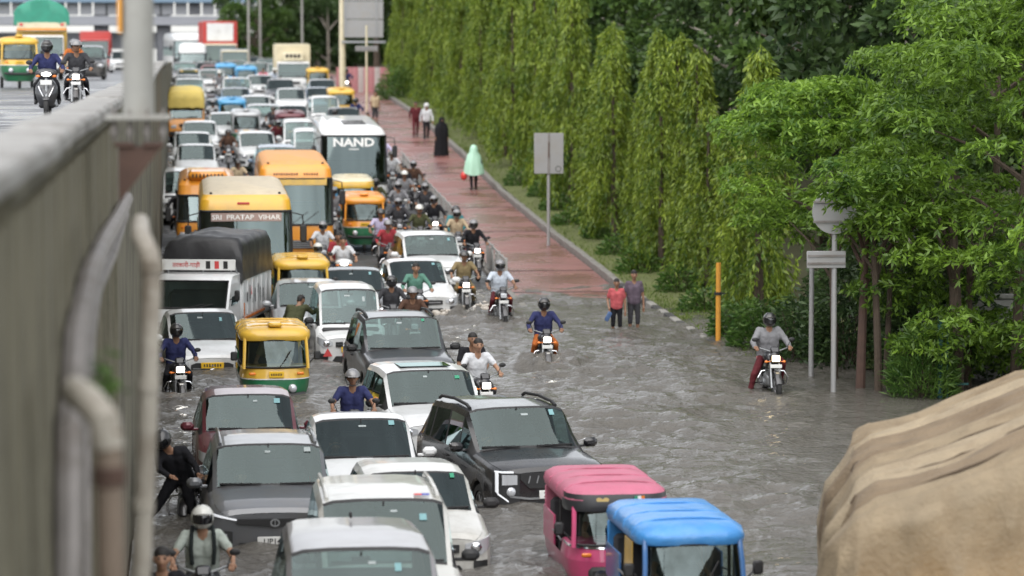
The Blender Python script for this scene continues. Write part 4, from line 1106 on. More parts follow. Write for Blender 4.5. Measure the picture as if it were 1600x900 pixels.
    if plate is not None:
        b = MB(); b.box((0, y0 - .01, .885), (.28, .02, .11), .004); pl = part('number_plate', b, plate_m or M['plateyellow'], t)
        if plate: ink_marks(pl, y0 - .0225, .885, .22, .05)
    # wheels, mudguard, seats
    w_ = wheel_parts(t, 0, y0 + .30, .21, .10)
    for sx in (-1, 1): wheel_parts(t, sx * .52, L / 2 - .42, .21, .10)
    b = MB(); b.box((0, y0 + 1.05, .66), (.7, .36, .12), .04); b.box((0, y0 + 1.24, .92), (.6, .08, .36), .03); part('driver_seat', b, M['seat'], t)
    b = MB(); b.box((0, L / 2 - .42, .66), (1.14, .5, .16), .05); b.box((0, L / 2 - .14, 1.0), (1.14, .12, .6), .05); part('passenger_seat', b, M['seat'], t)
    b = MB(); b.tube([(-.26, y0 + .52, 1.0), (0, y0 + .42, .98), (.26, y0 + .52, 1.0)], .014, 6); b.tube([(0, y0 + .42, .98), (0, y0 + .36, .6)], .02, 6); part('handlebar', b, M['trim'], t)
    if deco: deco(t, y0)
    return t
# ------------------------------------------------------------------ buses
def make_bus(label, col, W=2.3, L=6.8, H=3.1, dest=None, roof=None, hump=None, front_word=None, band=None, wz=(1.25, 2.55), nose=.18, group=None, glass=None, roof_vents=False, header=None, cat='bus', winc=6, plate='UP 16', clear=.35):
    t = thing('bus' if cat == 'bus' else cat.replace(' ', '_'), label, cat, group=group)
    y0 = -L / 2; w = W / 2
    def outline(z):
        """inset of the front face and of the sides at height z"""
        lean = float(np.interp(z, [clear, .9, wz[0], wz[1], H - .25, H], [.06, .0, .02, nose, nose + .06, nose + .35]))
        ins = float(np.interp(z, [clear, .9, wz[1], H - .22, H - .06, H], [.03, .0, .04, .07, .17, .36]))
        return lean, ins
    zs = [clear, .6, .9, wz[0], wz[0] + .02, (wz[0] + wz[1]) / 2, wz[1] - .02, wz[1], H - .22, H - .10, H - .03, H]
    def ring(z, e=0.):
        lean, ins = outline(z); ww = W - 2 * ins + 2 * e; ln = L - lean - ins * .5 + 2 * e
        return [(p[0], p[1] + y0 + lean - e, z) for p in rounded(ww, ln, .12, 4, 0, .24)]
    # walls split round the windscreen (front face = points 10..19 of the ring)
    rings = [ring(z) for z in zs]; n = len(rings[0]); b = MB()
    gi = (4, 6)
    fr0, fr1 = 11, 18
    for i in range(len(zs) - 1):
        for k in range(n):
            k2 = (k + 1) % n
            front = fr0 <= k < fr1
            if gi[0] <= i < gi[1] and front: continue
            m = 1 if (band is not None and zs[i] < .9) else (2 if i >= 9 else 0)
            b.poly([rings[i][k], rings[i][k2], rings[i + 1][k2], rings[i + 1][k]], m)
    b.poly(rings[0][::-1], 0); b.poly(rings[-1], 2)
    part('body', b, [col, band or col, roof or col], t, ang=30)
    g = MB(); g.loft([[Vector(p) + Vector((0, .012, 0)) for p in rings[i][fr0:fr1 + 1]] for i in (4, 5, 6)], False); part('windshield', g, glass or M['busglass'], t)
    f = MB(); f.tube([Vector(rings[6][k]) + Vector((0, -.005, 0)) for k in range(fr0, fr1 + 1)], .035, 6); f.tube([Vector(rings[4][k]) + Vector((0, -.005, 0)) for k in range(fr0, fr1 + 1)], .035, 6)
    for k in (fr0, fr1): f.tube([Vector(rings[i][k]) + Vector((0, -.005, 0)) for i in (4, 5, 6)], .035, 6)
    part('windshield_frame', f, M['trim'], t)
    fy = y0
    ws = (wz[0] + wz[1]) / 2
    if winc:
        for sx in (-1, 1):
            for k in range(winc):
                a = y0 + .75 + (L - 1.0) * k / winc; c = (L - 1.0) / winc - .1
                b = MB(); b.box((sx * (w - .028), a + c / 2, wz[0] + .56), (.05, c, .72), .02); part('side_window', b, M['tint'], t)
    for sx in (-1, 1):
        b = MB(); b.box((sx * w * .74, fy + .04, .78), (.30, .10, .17), .04); h = part('headlight', b, M['lens'], t)
        b = MB(); b.box((sx * w * .74, fy + .03, 1.0), (.22, .06, .07), .02); part('indicator', b, M['indicator'], t)
        b = MB(); b.tube([(sx * (w - .05), fy + .2, wz[1] - .05), (sx * (w + .22), fy - .10, wz[1] - .10), (sx * (w + .24), fy - .12, wz[1] - .35)], .016, 6); b.box((sx * (w + .24), fy - .12, wz[1] - .55), (.17, .08, .42), .03); part('mirror', b, M['trim'], t)
        for yy in (y0 + 1.1, L / 2 - 1.5):
            wheel_parts(t, sx * (w - .16), yy, .40, .24)
        b = MB(); b.tube([(sx * .15, fy + .02, wz[0] + .03), (sx * .15 + .5, fy + .05, wz[0] + .40)], .012, 5); part('wiper', b, M['trim'], t)
    b = MB(); b.box((0, fy + .01, .80), (W * .46, .06, .26), .03); gr = part('grille', b, M['trim'], t)
    for k in range(4):
        b = MB(); b.box((0, fy - .028, .71 + k * .06), (W * .44, .02, .025), .004); part('grille_bar', b, M['steel'], gr)
    b = MB(); b.box((0, fy + .0, .46), (W * .97, .16, .22), .05); part('bumper', b, M['trim'] if band is None else band, t)
    if plate is not None:
        b = MB(); b.box((0, fy - .09, .47), (.46, .02, .11), .004); pl = part('number_plate', b, M['plateyellow'], t); ink_marks(pl, fy - .1035, .47, .38, .06)
    b = MB()
    for sx in (-1, 1): b.box((sx * .5, y0 + 1.1, 1.2), (.5, .5, .9), .08)
    for k in range(3): b.box((0, y0 + 2.2 + k * .9, 1.35), (W * .75, .14, .8), .06)
    part('seats', b, M['seat'], t)
    b = MB(); b.box((0, y0 + .42, wz[0] - .06), (W * .86, .5, .16), .05); part('dashboard', b, M['trim'], t)
    th = math.atan2(nose, wz[1] - wz[0])
    if dest:
        z = wz[1] - .16; ly = y0 + outline(z)[0]
        b = MB(); b.box((.02, ly - .012, z), (W * .74, .02, .21), .004, Matrix.Rotation(-th, 3, 'X')); bd = part('destination_board', b, P('board_dull_red', (.34, .24, .21), .5, var=.3, scale=1.2), t)
        words(dest, .125, M['inkwhite'], bd, (.02, ly - .026, z), rx=-th, bold=.015, wscale=1.12)
    if front_word:
        z = wz[1] - .24; ly = y0 + outline(z)[0]
        words(front_word, .30, M['inkwhite'], t, (0, ly - .03, z), rx=-th, bold=.03, wscale=1.22)
        b = MB()
        for k in range(7): b.box((-.15 + k * .05, ly - .055, z - .24), (.035, .003, .045), rot=Matrix.Rotation(-th, 3, 'X'))
        q = part('small_print', b, M['inkwhite'], t); q['kind'] = 'stuff'
    if header:
        z = H - .36; ly = y0 + outline(z)[0]; b = MB()
        for k in range(18):
            if k not in (10, 11): b.box((-.62 + k * .073, ly - .025, z), (.045, .003, .06 * (.75 + .25 * (k % 2))), rot=Matrix.Rotation(-.2, 3, 'X'))
        q = part('small_print', b, header, t); q['kind'] = 'stuff'
    if hump:
        b = MB(); b.box((0, y0 + 1.1, H + .06), (W * .62, 1.2, .26), .10); ac = part('air_conditioner', b, hump, t)
        for k in range(9):
            b = MB(); b.box((-.44 + k * .11, y0 + .49, H + .07), (.05, .03, .11), .004); part('vent_slot', b, M['trim'], ac)
    if roof_vents:
        for yy in (y0 + 1.6, y0 + 2.4, y0 + 3.3):
            b = MB(); b.box((.1, yy, H + .012), (.8, .16, .04), .01); part('roof_vent', b, M['trim'], t)
        for sx in (-1, 1):
            b = MB(); b.box((sx * .92, y0 + .62, H - .15), (.12, .05, .05), .01); part('marker_light', b, M['trim'], t)
    else:
        for sx in (-1, 1):
            b = MB(); b.box((sx * w * .72, y0 + outline(H - .08)[0] + .02, H - .06), (.07, .05, .05), .015); part('marker_light', b, M['trim'], t)
    DIM[t.name] = dict(L=L, W=W, H=H, head=y0 + nose)
    return t
# ------------------------------------------------------------------ goods vehicles
def make_truck(label, cab, W=1.7, cab_h=1.95, L=4.4, box=None, box_h=2.5, box_m=None, hood=0., tarp=None, group=None, name='goods_truck', cat='truck', extra=None, plate=None):
    """small cab-forward goods truck: cab with windscreen, cargo body behind"""
    t = thing(name, label, cat, group=group); y0 = -L / 2; w = W / 2
    cl = 1.45
    pr = [(y0 + .0, .32), (y0 - .02, .95), (y0 + .04, 1.10), (y0 + .42, cab_h - .10), (y0 + .60, cab_h), (y0 + cl, cab_h), (y0 + cl, .32)]
    b = MB()
    def sec(x, ins): return [(x, lerp(p[0], y0 + .7, ins), lerp(p[1], 1.0, ins * .6)) for p in pr]
    S = [sec(-w, .06), sec(-w + .05, 0), sec(w - .05, 0), sec(w, .06)]
    n = len(pr); o = len(b.v)
    for q in S: b.v.extend(q)
    for i in range(3):
        for k in range(n):
            k2 = (k + 1) % n
            if i == 1 and k == 2: continue                      # windscreen opening
            b.f.append((o + i * n + k, o + i * n + k2, o + (i + 1) * n + k2, o + (i + 1) * n + k)); b.m.append(0)
    for q in (0, 3): b.f.append(tuple(o + q * n + k for k in range(n))); b.m.append(0)
    part('cab', b, cab, t, ang=35)
    a = [(-w + .06, y0 + .045, 1.12), (w - .06, y0 + .045, 1.12), (w - .06, y0 + .41, cab_h - .12), (-w + .06, y0 + .41, cab_h - .12)]
    b = MB(); b.poly(a); part('windshield', b, M['glass'], t)
    b = MB(); b.tube(a + [a[0]], .025, 6); part('windshield_frame', b, M['trim'], t)
    for sx in (-1, 1):
        b = MB(); b.prism([(sx * (w + .004), y0 + .38, 1.15), (sx * (w + .004), y0 + 1.15, 1.15), (sx * (w - .02), y0 + 1.15, cab_h - .2), (sx * (w - .02), y0 + .66, cab_h - .2)], (sx * .006, 0, 0)); part('side_window', b, M['tint'], t)
        b = MB(); b.box((sx * w * .72, y0 - .01, .74), (.26, .06, .16), .04); part('headlight', b, M['lens'], t)
        b = MB(); b.tube([(sx * w, y0 + .3, 1.3), (sx * (w + .16), y0 + .2, 1.35)], .012, 5); b.box((sx * (w + .18), y0 + .2, 1.4), (.12, .06, .24), .03); part('mirror', b, M['trim'], t)
        for yy in (y0 + .75, L / 2 - .8): wheel_parts(t, sx * (w - .12), yy, .33, .19)
        b = MB(); b.tube([(sx * .1, y0 + .0, 1.12), (sx * .1 + .4, y0 + .06, 1.22)], .012, 5); part('wiper', b, M['trim'], t)
    b = MB(); b.box((0, y0 - .02, .80), (W * .4, .05, .16), .02); part('grille', b, M['trim'], t)
    b = MB(); b.box((0, y0 - .04, .44), (W * .96, .12, .2), .04); part('bumper', b, M['trim'], t)
    b = MB(); b.box((0, .3, .42), (W * .5, L - .8, .14)); part('chassis', b, M['trim'], t)
    b = MB(); b.box((0, y0 + 1.05, 1.0), (W * .8, .3, .9), .08); b.box((0, y0 + .3, 1.02), (W * .85, .3, .14), .03); part('seats', b, M['seat'], t)
    if plate: b = MB(); b.box((0, y0 - .11, .5), (.46, .02, .11), .004); pl = part('number_plate', b, M['plateyellow'], t); ink_marks(pl, y0 - .1235, .5, .38, .06)
    if box_m is not None:
        bh = box_h; bl = L - cl - .08; yc = y0 + cl + .06 + bl / 2
        b = MB(); b.box((0, yc, (.62 + bh) / 2), (box or W, bl, bh - .62), .03); cg = part('cargo_body', b, box_m, t)
        for k in range(7):
            for sx in (-1, 1):
                b = MB(); b.box((sx * ((box or W) / 2 + .012), yc - bl / 2 + .1 + (bl - .2) * k / 6, (.7 + bh) / 2), (.03, .06, bh - .9), .008); part('rib', b, box_m, cg)
    if extra: extra(t, y0, L, w)
    DIM[t.name] = dict(L=L, W=W, head=y0 + .45)
    return t
def tarp_load(t, name, x0, x1, ya, yb, z0, z1, mat, seed=0, ridge=.12, nx=18, ny=24, sag=.05, skirt=None):
    """a sheet draped over a load: crumpled top, overhanging sides"""
    rng = random.Random(seed); secs = []
    for j in range(ny + 1):
        v = j / ny; y = lerp(ya, yb, v); sec = []
        ey = min(v, 1 - v); dropy = (.10 * (1 - min(1, ey / .06)) ** 2) * (z1 - z0)
        for i in range(nx + 1):
            u = i / nx; c = 2 * u - 1
            if abs(c) > .62:
                k = (abs(c) - .62) / .38; x = (x1 - x0) / 2 * (1.0 + .03 * k); z = lerp(z1 - .04, z0, k); px = math.copysign(x, c)
            else:
                px = (x1 - x0) / 2 * c / .62 * .985; z = z1 + ridge * (1 - (c / .62) ** 2); k = 0
            nn = mnoise.noise(Vector((px * 1.7 + seed, y * 1.5, z * 1.6))); n2 = mnoise.noise(Vector((px * 4 + seed, y * 4.5, z * 2)))
            px2 = px + (.05 * nn + .03 * n2) * (1 if abs(c) > .62 else .2) * (1 if c > 0 else -1)
            z2 = z - dropy + (sag * nn + .025 * n2) * (1 if abs(c) <= .62 else .15)
            sec.append(((x0 + x1) / 2 + px2, y, z2))
        secs.append(sec)
    b = MB(); b.loft(secs, False)
    for s_, yy in ((secs[0], -1), (secs[-1], 1)):
        low = [(p[0] * .99, p[1] + yy * (.03 + .04 * mnoise.noise(Vector((p[0] * 3, seed, 0)))), z0 + (.06 * mnoise.noise(Vector((p[0] * 5, 3, seed))))) for p in s_]
        b.loft([s_, [(lerp(a[0], c[0], .5), lerp(a[1], c[1], .5) + yy * .05 * mnoise.noise(Vector((a[0] * 4, 7, seed))), lerp(a[2], c[2], .5)) for a, c in zip(s_, low)], low], False)
    return part(name, b, mat, t, ang=70)
# ------------------------------------------------------------------ motorcycles and scooters (front towards -y)
M['bikepaint'] = paint('bike_black', (.02, .02, .024), .2)
def make_motorcycle():
    t = thing('motorcycle', 'motorcycle', 'motorcycle')
    wheel_parts(t, 0, -.66, .30, .095); wheel_parts(t, 0, .62, .30, .11)
    for sx in (-1, 1):
        b = MB(); b.tube([(sx * .085, -.66, .30), (sx * .085, -.56, .58)], .028, 8); b.tube([(sx * .085, -.56, .58), (sx * .085, -.44, .94)], .020, 8); part('fork', b, M['steel'], t)
    b = MB(); sec = []
    for k in range(9):
        a = rad(20 + 130 * k / 8); r = .335; sec.append([(-.06, -.66 - r * math.cos(a), .30 + r * math.sin(a) - .02), (-.04, -.66 - r * math.cos(a), .30 + r * math.sin(a)), (.04, -.66 - r * math.cos(a), .30 + r * math.sin(a)), (.06, -.66 - r * math.cos(a), .30 + r * math.sin(a) - .02)])
    b.loft(sec, False); part('mudguard', b, M['bikepaint'], t)
    b = MB(); b.box((0, -.53, .88), (.22, .16, .20), .06); b.box((0, -.50, 1.02), (.18, .06, .14), .03, Matrix.Rotation(-.4, 3, 'X')); cw = part('headlight_cowl', b, M['bikepaint'], t)
    b = MB(); b.box((0, -.612, .865), (.155, .03, .115), .03); part('headlight', b, M['lampon'], cw)
    b = MB(); b.tube([(-.37, -.30, 1.02), (-.27, -.36, 1.05), (-.08, -.43, .99), (.08, -.43, .99), (.27, -.36, 1.05), (.37, -.30, 1.02)], .013, 7); part('handlebar', b, M['steel'], t)
    for sx in (-1, 1):
        b = MB(); b.tube([(sx * .37, -.30, 1.02), (sx * .27, -.36, 1.05)], .02, 8); part('grip', b, M['rubber'], t)
        b = MB(); b.tube([(sx * .27, -.36, 1.05), (sx * .33, -.36, 1.18)], .007, 5); b.ell((sx * .36, -.36, 1.21), (.065, .02, .042), 10, 6); part('mirror', b, M['trim'], t)
        b = MB(); b.tube([(sx * .09, -.53, .80), (sx * .15, -.54, .80)], .01, 5); b.ell((sx * .175, -.54, .80), (.035, .03, .026), 8, 6); part('indicator', b, M['indicator'], t)
        b = MB(); b.box((sx * .11, -.28, .74), (.05, .30, .18), .05, Matrix.Rotation(sx * .2, 3, 'Z')); part('tank_shroud', b, M['bikepaint'], t)
        b = MB(); b.box((sx * .12, .30, .62), (.04, .36, .16), .04); part('side_panel', b, M['bikepaint'], t)
        b = MB(); b.cyl((sx * .1, .05, .34), (sx * .27, .05, .34), .014, n=6); b.cyl((sx * .27, .02, .34), (sx * .27, .10, .34), .014, n=6); part('foot_peg', b, M['rubber'], t)
    b = MB(); b.loft([[(r * .15 * math.cos(a), y, z + r * .12 * math.sin(a)) for a in np.linspace(0, 2 * PI, 15)[:-1]] for (y, z, r) in ((-.36, .80, .35), (-.32, .82, .8), (-.2, .85, 1.05), (-.05, .85, 1.02), (.06, .81, .75), (.12, .79, .4))], True, True, True); part('fuel_tank', b, M['bikepaint'], t, ang=60)
    b = MB(); b.box((0, .30, .79), (.24, .42, .10), .04); b.box((0, .62, .83), (.22, .36, .09), .035); part('seat', b, M['seat'], t)
    b = MB(); b.box((0, -.10, .42), (.22, .34, .26), .04)
    for k in range(5): b.box((0, -.22, .52 + k * .026), (.20, .2, .012))
    b.cyl((-.14, 0, .36), (.14, 0, .36), .10, n=12); part('engine', b, M['steel'], t)
    b = MB(); b.tube([(0, -.42, .92), (0, -.30, .52), (0, -.05, .28), (0, .4, .34), (0, .62, .34)], .025, 6); b.tube([(0, -.38, .84), (0, .1, .70), (0, .85, .80)], .025, 6); part('frame', b, M['trim'], t)
    b = MB(); b.tube([(.1, -.22, .40), (.12, -.15, .24), (.14, .2, .24), (.15, .75, .34)], [.02, .022, .035, .045], 8); part('exhaust', b, M['chrome'], t)
    b = MB(); b.box((0, .86, .74), (.15, .12, .10), .03); part('tail_light', b, M['tail'], t)
    b = MB(); b.box((0, -.645, .72), (.22, .012, .07), .004); pl = part('number_plate', b, M['plate'], t)
    b = MB(); b.tube([(-.05, -.3, .62), (-.22, -.33, .60), (-.29, -.34, .48), (-.26, -.32, .34), (-.08, -.28, .30)], .014, 7); b.tube([(.05, -.3, .62), (.22, -.33, .60), (.29, -.34, .48), (.26, -.32, .34), (.08, -.28, .30)], .014, 7); part('crash_guard', b, M['chrome'], t)
    return t
def make_scooter():
    t = thing('scooter', 'scooter', 'scooter')
    wheel_parts(t, 0, -.60, .23, .10); wheel_parts(t, 0, .55, .23, .11)
    b = MB()
    sec = []
    for (z, w, y) in ((.30, .15, -.46), (.42, .20, -.55), (.58, .25, -.54), (.74, .23, -.47), (.86, .13, -.42)):
        sec.append([(w * math.sin(a), y + .16 * (1 - math.cos(a)), z) for a in np.linspace(-1.35, 1.35, 11)] + [(w * .8, y + .2, z), (-w * .8, y + .2, z)])
    b.loft(sec, True, True, True); ap = part('apron', b, M['bikepaint'], t, ang=50)
    for sx in (-1, 1):
        b = MB(); b.tube([(sx * .06, -.575, .50), (sx * .13, -.55, .64), (sx * .16, -.52, .72)], .016, 6); part('apron_trim', b, M['chrome'], ap)
    b = MB(); b.box((0, -.60, .47), (.14, .30, .05), .02, Matrix.Rotation(.25, 3, 'X')); part('mudguard', b, M['bikepaint'], t)
    b = MB(); b.ell((0, -.40, .99), (.24, .14, .11), 14, 8); cw = part('handlebar_cowl', b, M['bikepaint'], t)
    b = MB(); b.ell((0, -.51, .975), (.11, .04, .05), 12, 6); part('headlight', b, M['lampon'], cw)
    b = MB(); b.tube([(-.36, -.28, 1.0), (-.2, -.36, 1.01), (.2, -.36, 1.01), (.36, -.28, 1.0)], .016, 7); part('handlebar', b, M['rubber'], t)
    for sx in (-1, 1):
        b = MB(); b.tube([(sx * .22, -.36, 1.04), (sx * .33, -.36, 1.19)], .008, 5); b.ell((sx * .36, -.36, 1.22), (.07, .02, .05), 10, 6); part('mirror', b, M['trim'], t)
        b = MB(); b.ell((sx * .17, -.48, .93), (.05, .03, .03), 8, 5); part('indicator', b, M['indicator'], t)
    b = MB(); b.box((0, -.1, .30), (.34, .6, .10), .04); part('floorboard', b, M['trim'], t)
    b = MB(); b.loft([[(r * .19 * math.cos(a), y, z + r * .17 * math.sin(a)) for a in np.linspace(0, 2 * PI, 15)[:-1]] for (y, z, r) in ((.12, .50, .8), (.2, .52, 1.05), (.5, .55, 1.05), (.75, .60, .7), (.86, .63, .3))], True, True, True); part('rear_body', b, M['bikepaint'], t, ang=60)
    b = MB(); b.box((0, .38, .75), (.28, .7, .12), .05); part('seat', b, M['seat'], t)
    b = MB(); b.box((0, -.60, .80), (.24, .012, .10), .004); part('number_plate', b, M['plate'], t)
    b = MB(); b.box((0, .86, .62), (.14, .04, .08), .02); part('tail_light', b, M['tail'], t)
    b = MB(); b.tube([(.13, .2, .28), (.17, .5, .30), (.17, .8, .36)], [.03, .045, .045], 8); part('exhaust', b, M['steel'], t)
    b = MB(); b.tube([(0, -.60, .23), (0, -.42, .9)], .03, 8); part('fork', b, M['steel'], t)
    return t
# ------------------------------------------------------------------ people: capsules fused by voxel remesh into one continuous body
V3 = lambda *a: np.array(a, float)
def pose_joints(kind):
    J = dict(pel=V3(0, .18, .88), che=V3(0, .10, 1.20), nec=V3(0, .04, 1.40), hea=V3(0, .0, 1.545), f=V3(0, -1, -.12),
             sh=[V3(-.185, .08, 1.35), V3(.185, .08, 1.35)], el=[V3(-.335, -.06, 1.13), V3(.335, -.06, 1.13)], wr=[V3(-.345, -.27, 1.045), V3(.345, -.27, 1.045)], hd=[V3(-.325, -.345, 1.055), V3(.325, -.345, 1.055)], hdir=[V3(.05, -1, -.5), V3(-.05, -1, -.5)],
             hi=[V3(-.09, .17, .86), V3(.09, .17, .86)], kn=[V3(-.22, -.25, .74), V3(.22, -.25, .74)], an=[V3(-.24, .06, .40), V3(.24, .06, .40)], to=[V3(-.25, -.12, .35), V3(.25, -.12, .35)])
    if kind in ('ride_l', 'ride_r', 'lean'):
        i = 0 if kind != 'ride_r' else 1; s = -1 if i == 0 else 1
        out = .47 if kind == 'lean' else .40
        J['kn'][i] = V3(s * .32, -.12, .52); J['an'][i] = V3(s * out, .0, .09); J['to'][i] = V3(s * (out + .05), -.17, .04)
        if kind == 'lean':
            J['kn'][i] = V3(s * .33, .02, .50); J['che'] = V3(-.06, -.04, 1.16); J['nec'] = V3(-.13, -.14, 1.33); J['hea'] = V3(-.19, -.22, 1.45); J['f'] = V3(-.45, -1, -.7)
            J['sh'] = [V3(-.26, -.07, 1.30), V3(.08, -.09, 1.32)]; J['el'] = [V3(-.36, -.22, 1.06), V3(.30, -.2, 1.12)]
    if kind == 'pillion':
        for k in ('pel', 'che', 'nec', 'hea'): J[k] = J[k] + V3(0, .42, .07)
        for k in ('sh', 'hi'): J[k] = [v + V3(0, .42, .07) for v in J[k]]
        J['el'] = [V3(-.27, .42, 1.13), V3(.27, .42, 1.13)]; J['wr'] = [V3(-.17, .22, 1.02), V3(.17, .22, 1.02)]; J['hd'] = [V3(-.13, .15, 1.0), V3(.13, .15, 1.0)]; J['hdir'] = [V3(.3, -1, -.3), V3(-.3, -1, -.3)]
        J['kn'] = [V3(-.27, .2, .78), V3(.27, .2, .78)]; J['an'] = [V3(-.28, .38, .42), V3(.28, .38, .42)]; J['to'] = [V3(-.29, .22, .37), V3(.29, .22, .37)]
    if kind == 'sit':
        J['el'] = [V3(-.30, -.05, 1.1), V3(.30, -.05, 1.1)]; J['kn'] = [V3(-.18, -.27, .80), V3(.18, -.27, .80)]; J['an'] = [V3(-.16, -.36, .40), V3(.16, -.36, .40)]; J['to'] = [V3(-.16, -.52, .36), V3(.16, -.52, .36)]
    if kind in ('stand', 'walk', 'bend', 'hold', 'push'):
        J = dict(pel=V3(0, 0, .94), che=V3(0, .0, 1.26), nec=V3(0, .01, 1.45), hea=V3(0, -.015, 1.60), f=V3(0, -1, -.05),
                 sh=[V3(-.185, 0, 1.40), V3(.185, 0, 1.40)], el=[V3(-.26, .02, 1.12), V3(.26, .02, 1.12)], wr=[V3(-.27, -.04, .87), V3(.27, -.04, .87)], hd=[V3(-.265, -.06, .79), V3(.265, -.06, .79)], hdir=[V3(.1, -.15, -1), V3(-.1, -.15, -1)],
                 hi=[V3(-.09, 0, .92), V3(.09, 0, .92)], kn=[V3(-.11, -.03, .50), V3(.11, -.03, .50)], an=[V3(-.11, .03, .09), V3(.11, .03, .09)], to=[V3(-.13, -.15, .04), V3(.13, -.15, .04)])
        if kind == 'walk':
            J['kn'] = [V3(-.10, -.14, .52), V3(.10, .06, .50)]; J['an'] = [V3(-.10, -.16, .10), V3(.10, .30, .16)]; J['to'] = [V3(-.11, -.34, .05), V3(.11, .16, .05)]
            J['el'] = [V3(-.27, .10, 1.14), V3(.27, -.06, 1.13)]; J['wr'] = [V3(-.27, .10, .89), V3(.27, -.22, .94)]; J['hd'] = [V3(-.265, .08, .81), V3(.265, -.28, .88)]
        if kind == 'bend':                                                  # bent forward, one arm stretched to push
            J['che'] = V3(-.03, -.18, 1.18); J['nec'] = V3(-.05, -.32, 1.31); J['hea'] = V3(-.07, -.42, 1.40); J['f'] = V3(-.2, -.8, -.8)
            J['sh'] = [V3(-.21, -.24, 1.28), V3(.15, -.22, 1.27)]; J['el'] = [V3(-.42, -.36, 1.10), V3(.27, -.30, 1.0)]; J['wr'] = [V3(-.60, -.46, .95), V3(.20, -.48, .86)]; J['hd'] = [V3(-.66, -.50, .91), V3(.17, -.54, .82)]; J['hdir'] = [V3(-.8, -.5, -.4), V3(-.3, -.8, -.4)]
        if kind == 'push':                                                  # legs wide apart, body bowed over a handlebar
            J.update(pel=V3(.05, .05, .92), che=V3(-.04, -.10, 1.20), nec=V3(-.12, -.19, 1.37), hea=V3(-.19, -.26, 1.49), f=V3(-.35, -1, -.75), sh=[V3(-.25, -.12, 1.33), V3(.10, -.15, 1.34)], el=[V3(-.24, -.32, 1.09), V3(.26, -.28, 1.13)], wr=[V3(-.10, -.46, 1.01), V3(.30, -.44, 1.02)], hd=[V3(-.04, -.50, 1.0), V3(.32, -.50, 1.02)], hdir=[V3(.6, -1, -.4), V3(.1, -1, -.4)],
                     hi=[V3(-.05, .05, .88), V3(.13, .05, .88)], kn=[V3(-.27, .0, .53), V3(.2, -.05, .48)], an=[V3(-.50, .03, .22), V3(.22, .1, .09)], to=[V3(-.58, -.10, .20), V3(.22, -.08, .05)])
        if kind == 'hold':
            J['wr'][0] = V3(-.25, -.12, .96); J['el'][0] = V3(-.28, .05, 1.14); J['hd'][0] = V3(-.23, -.18, .91)
    return J
BODY = {}; HEADM = {}
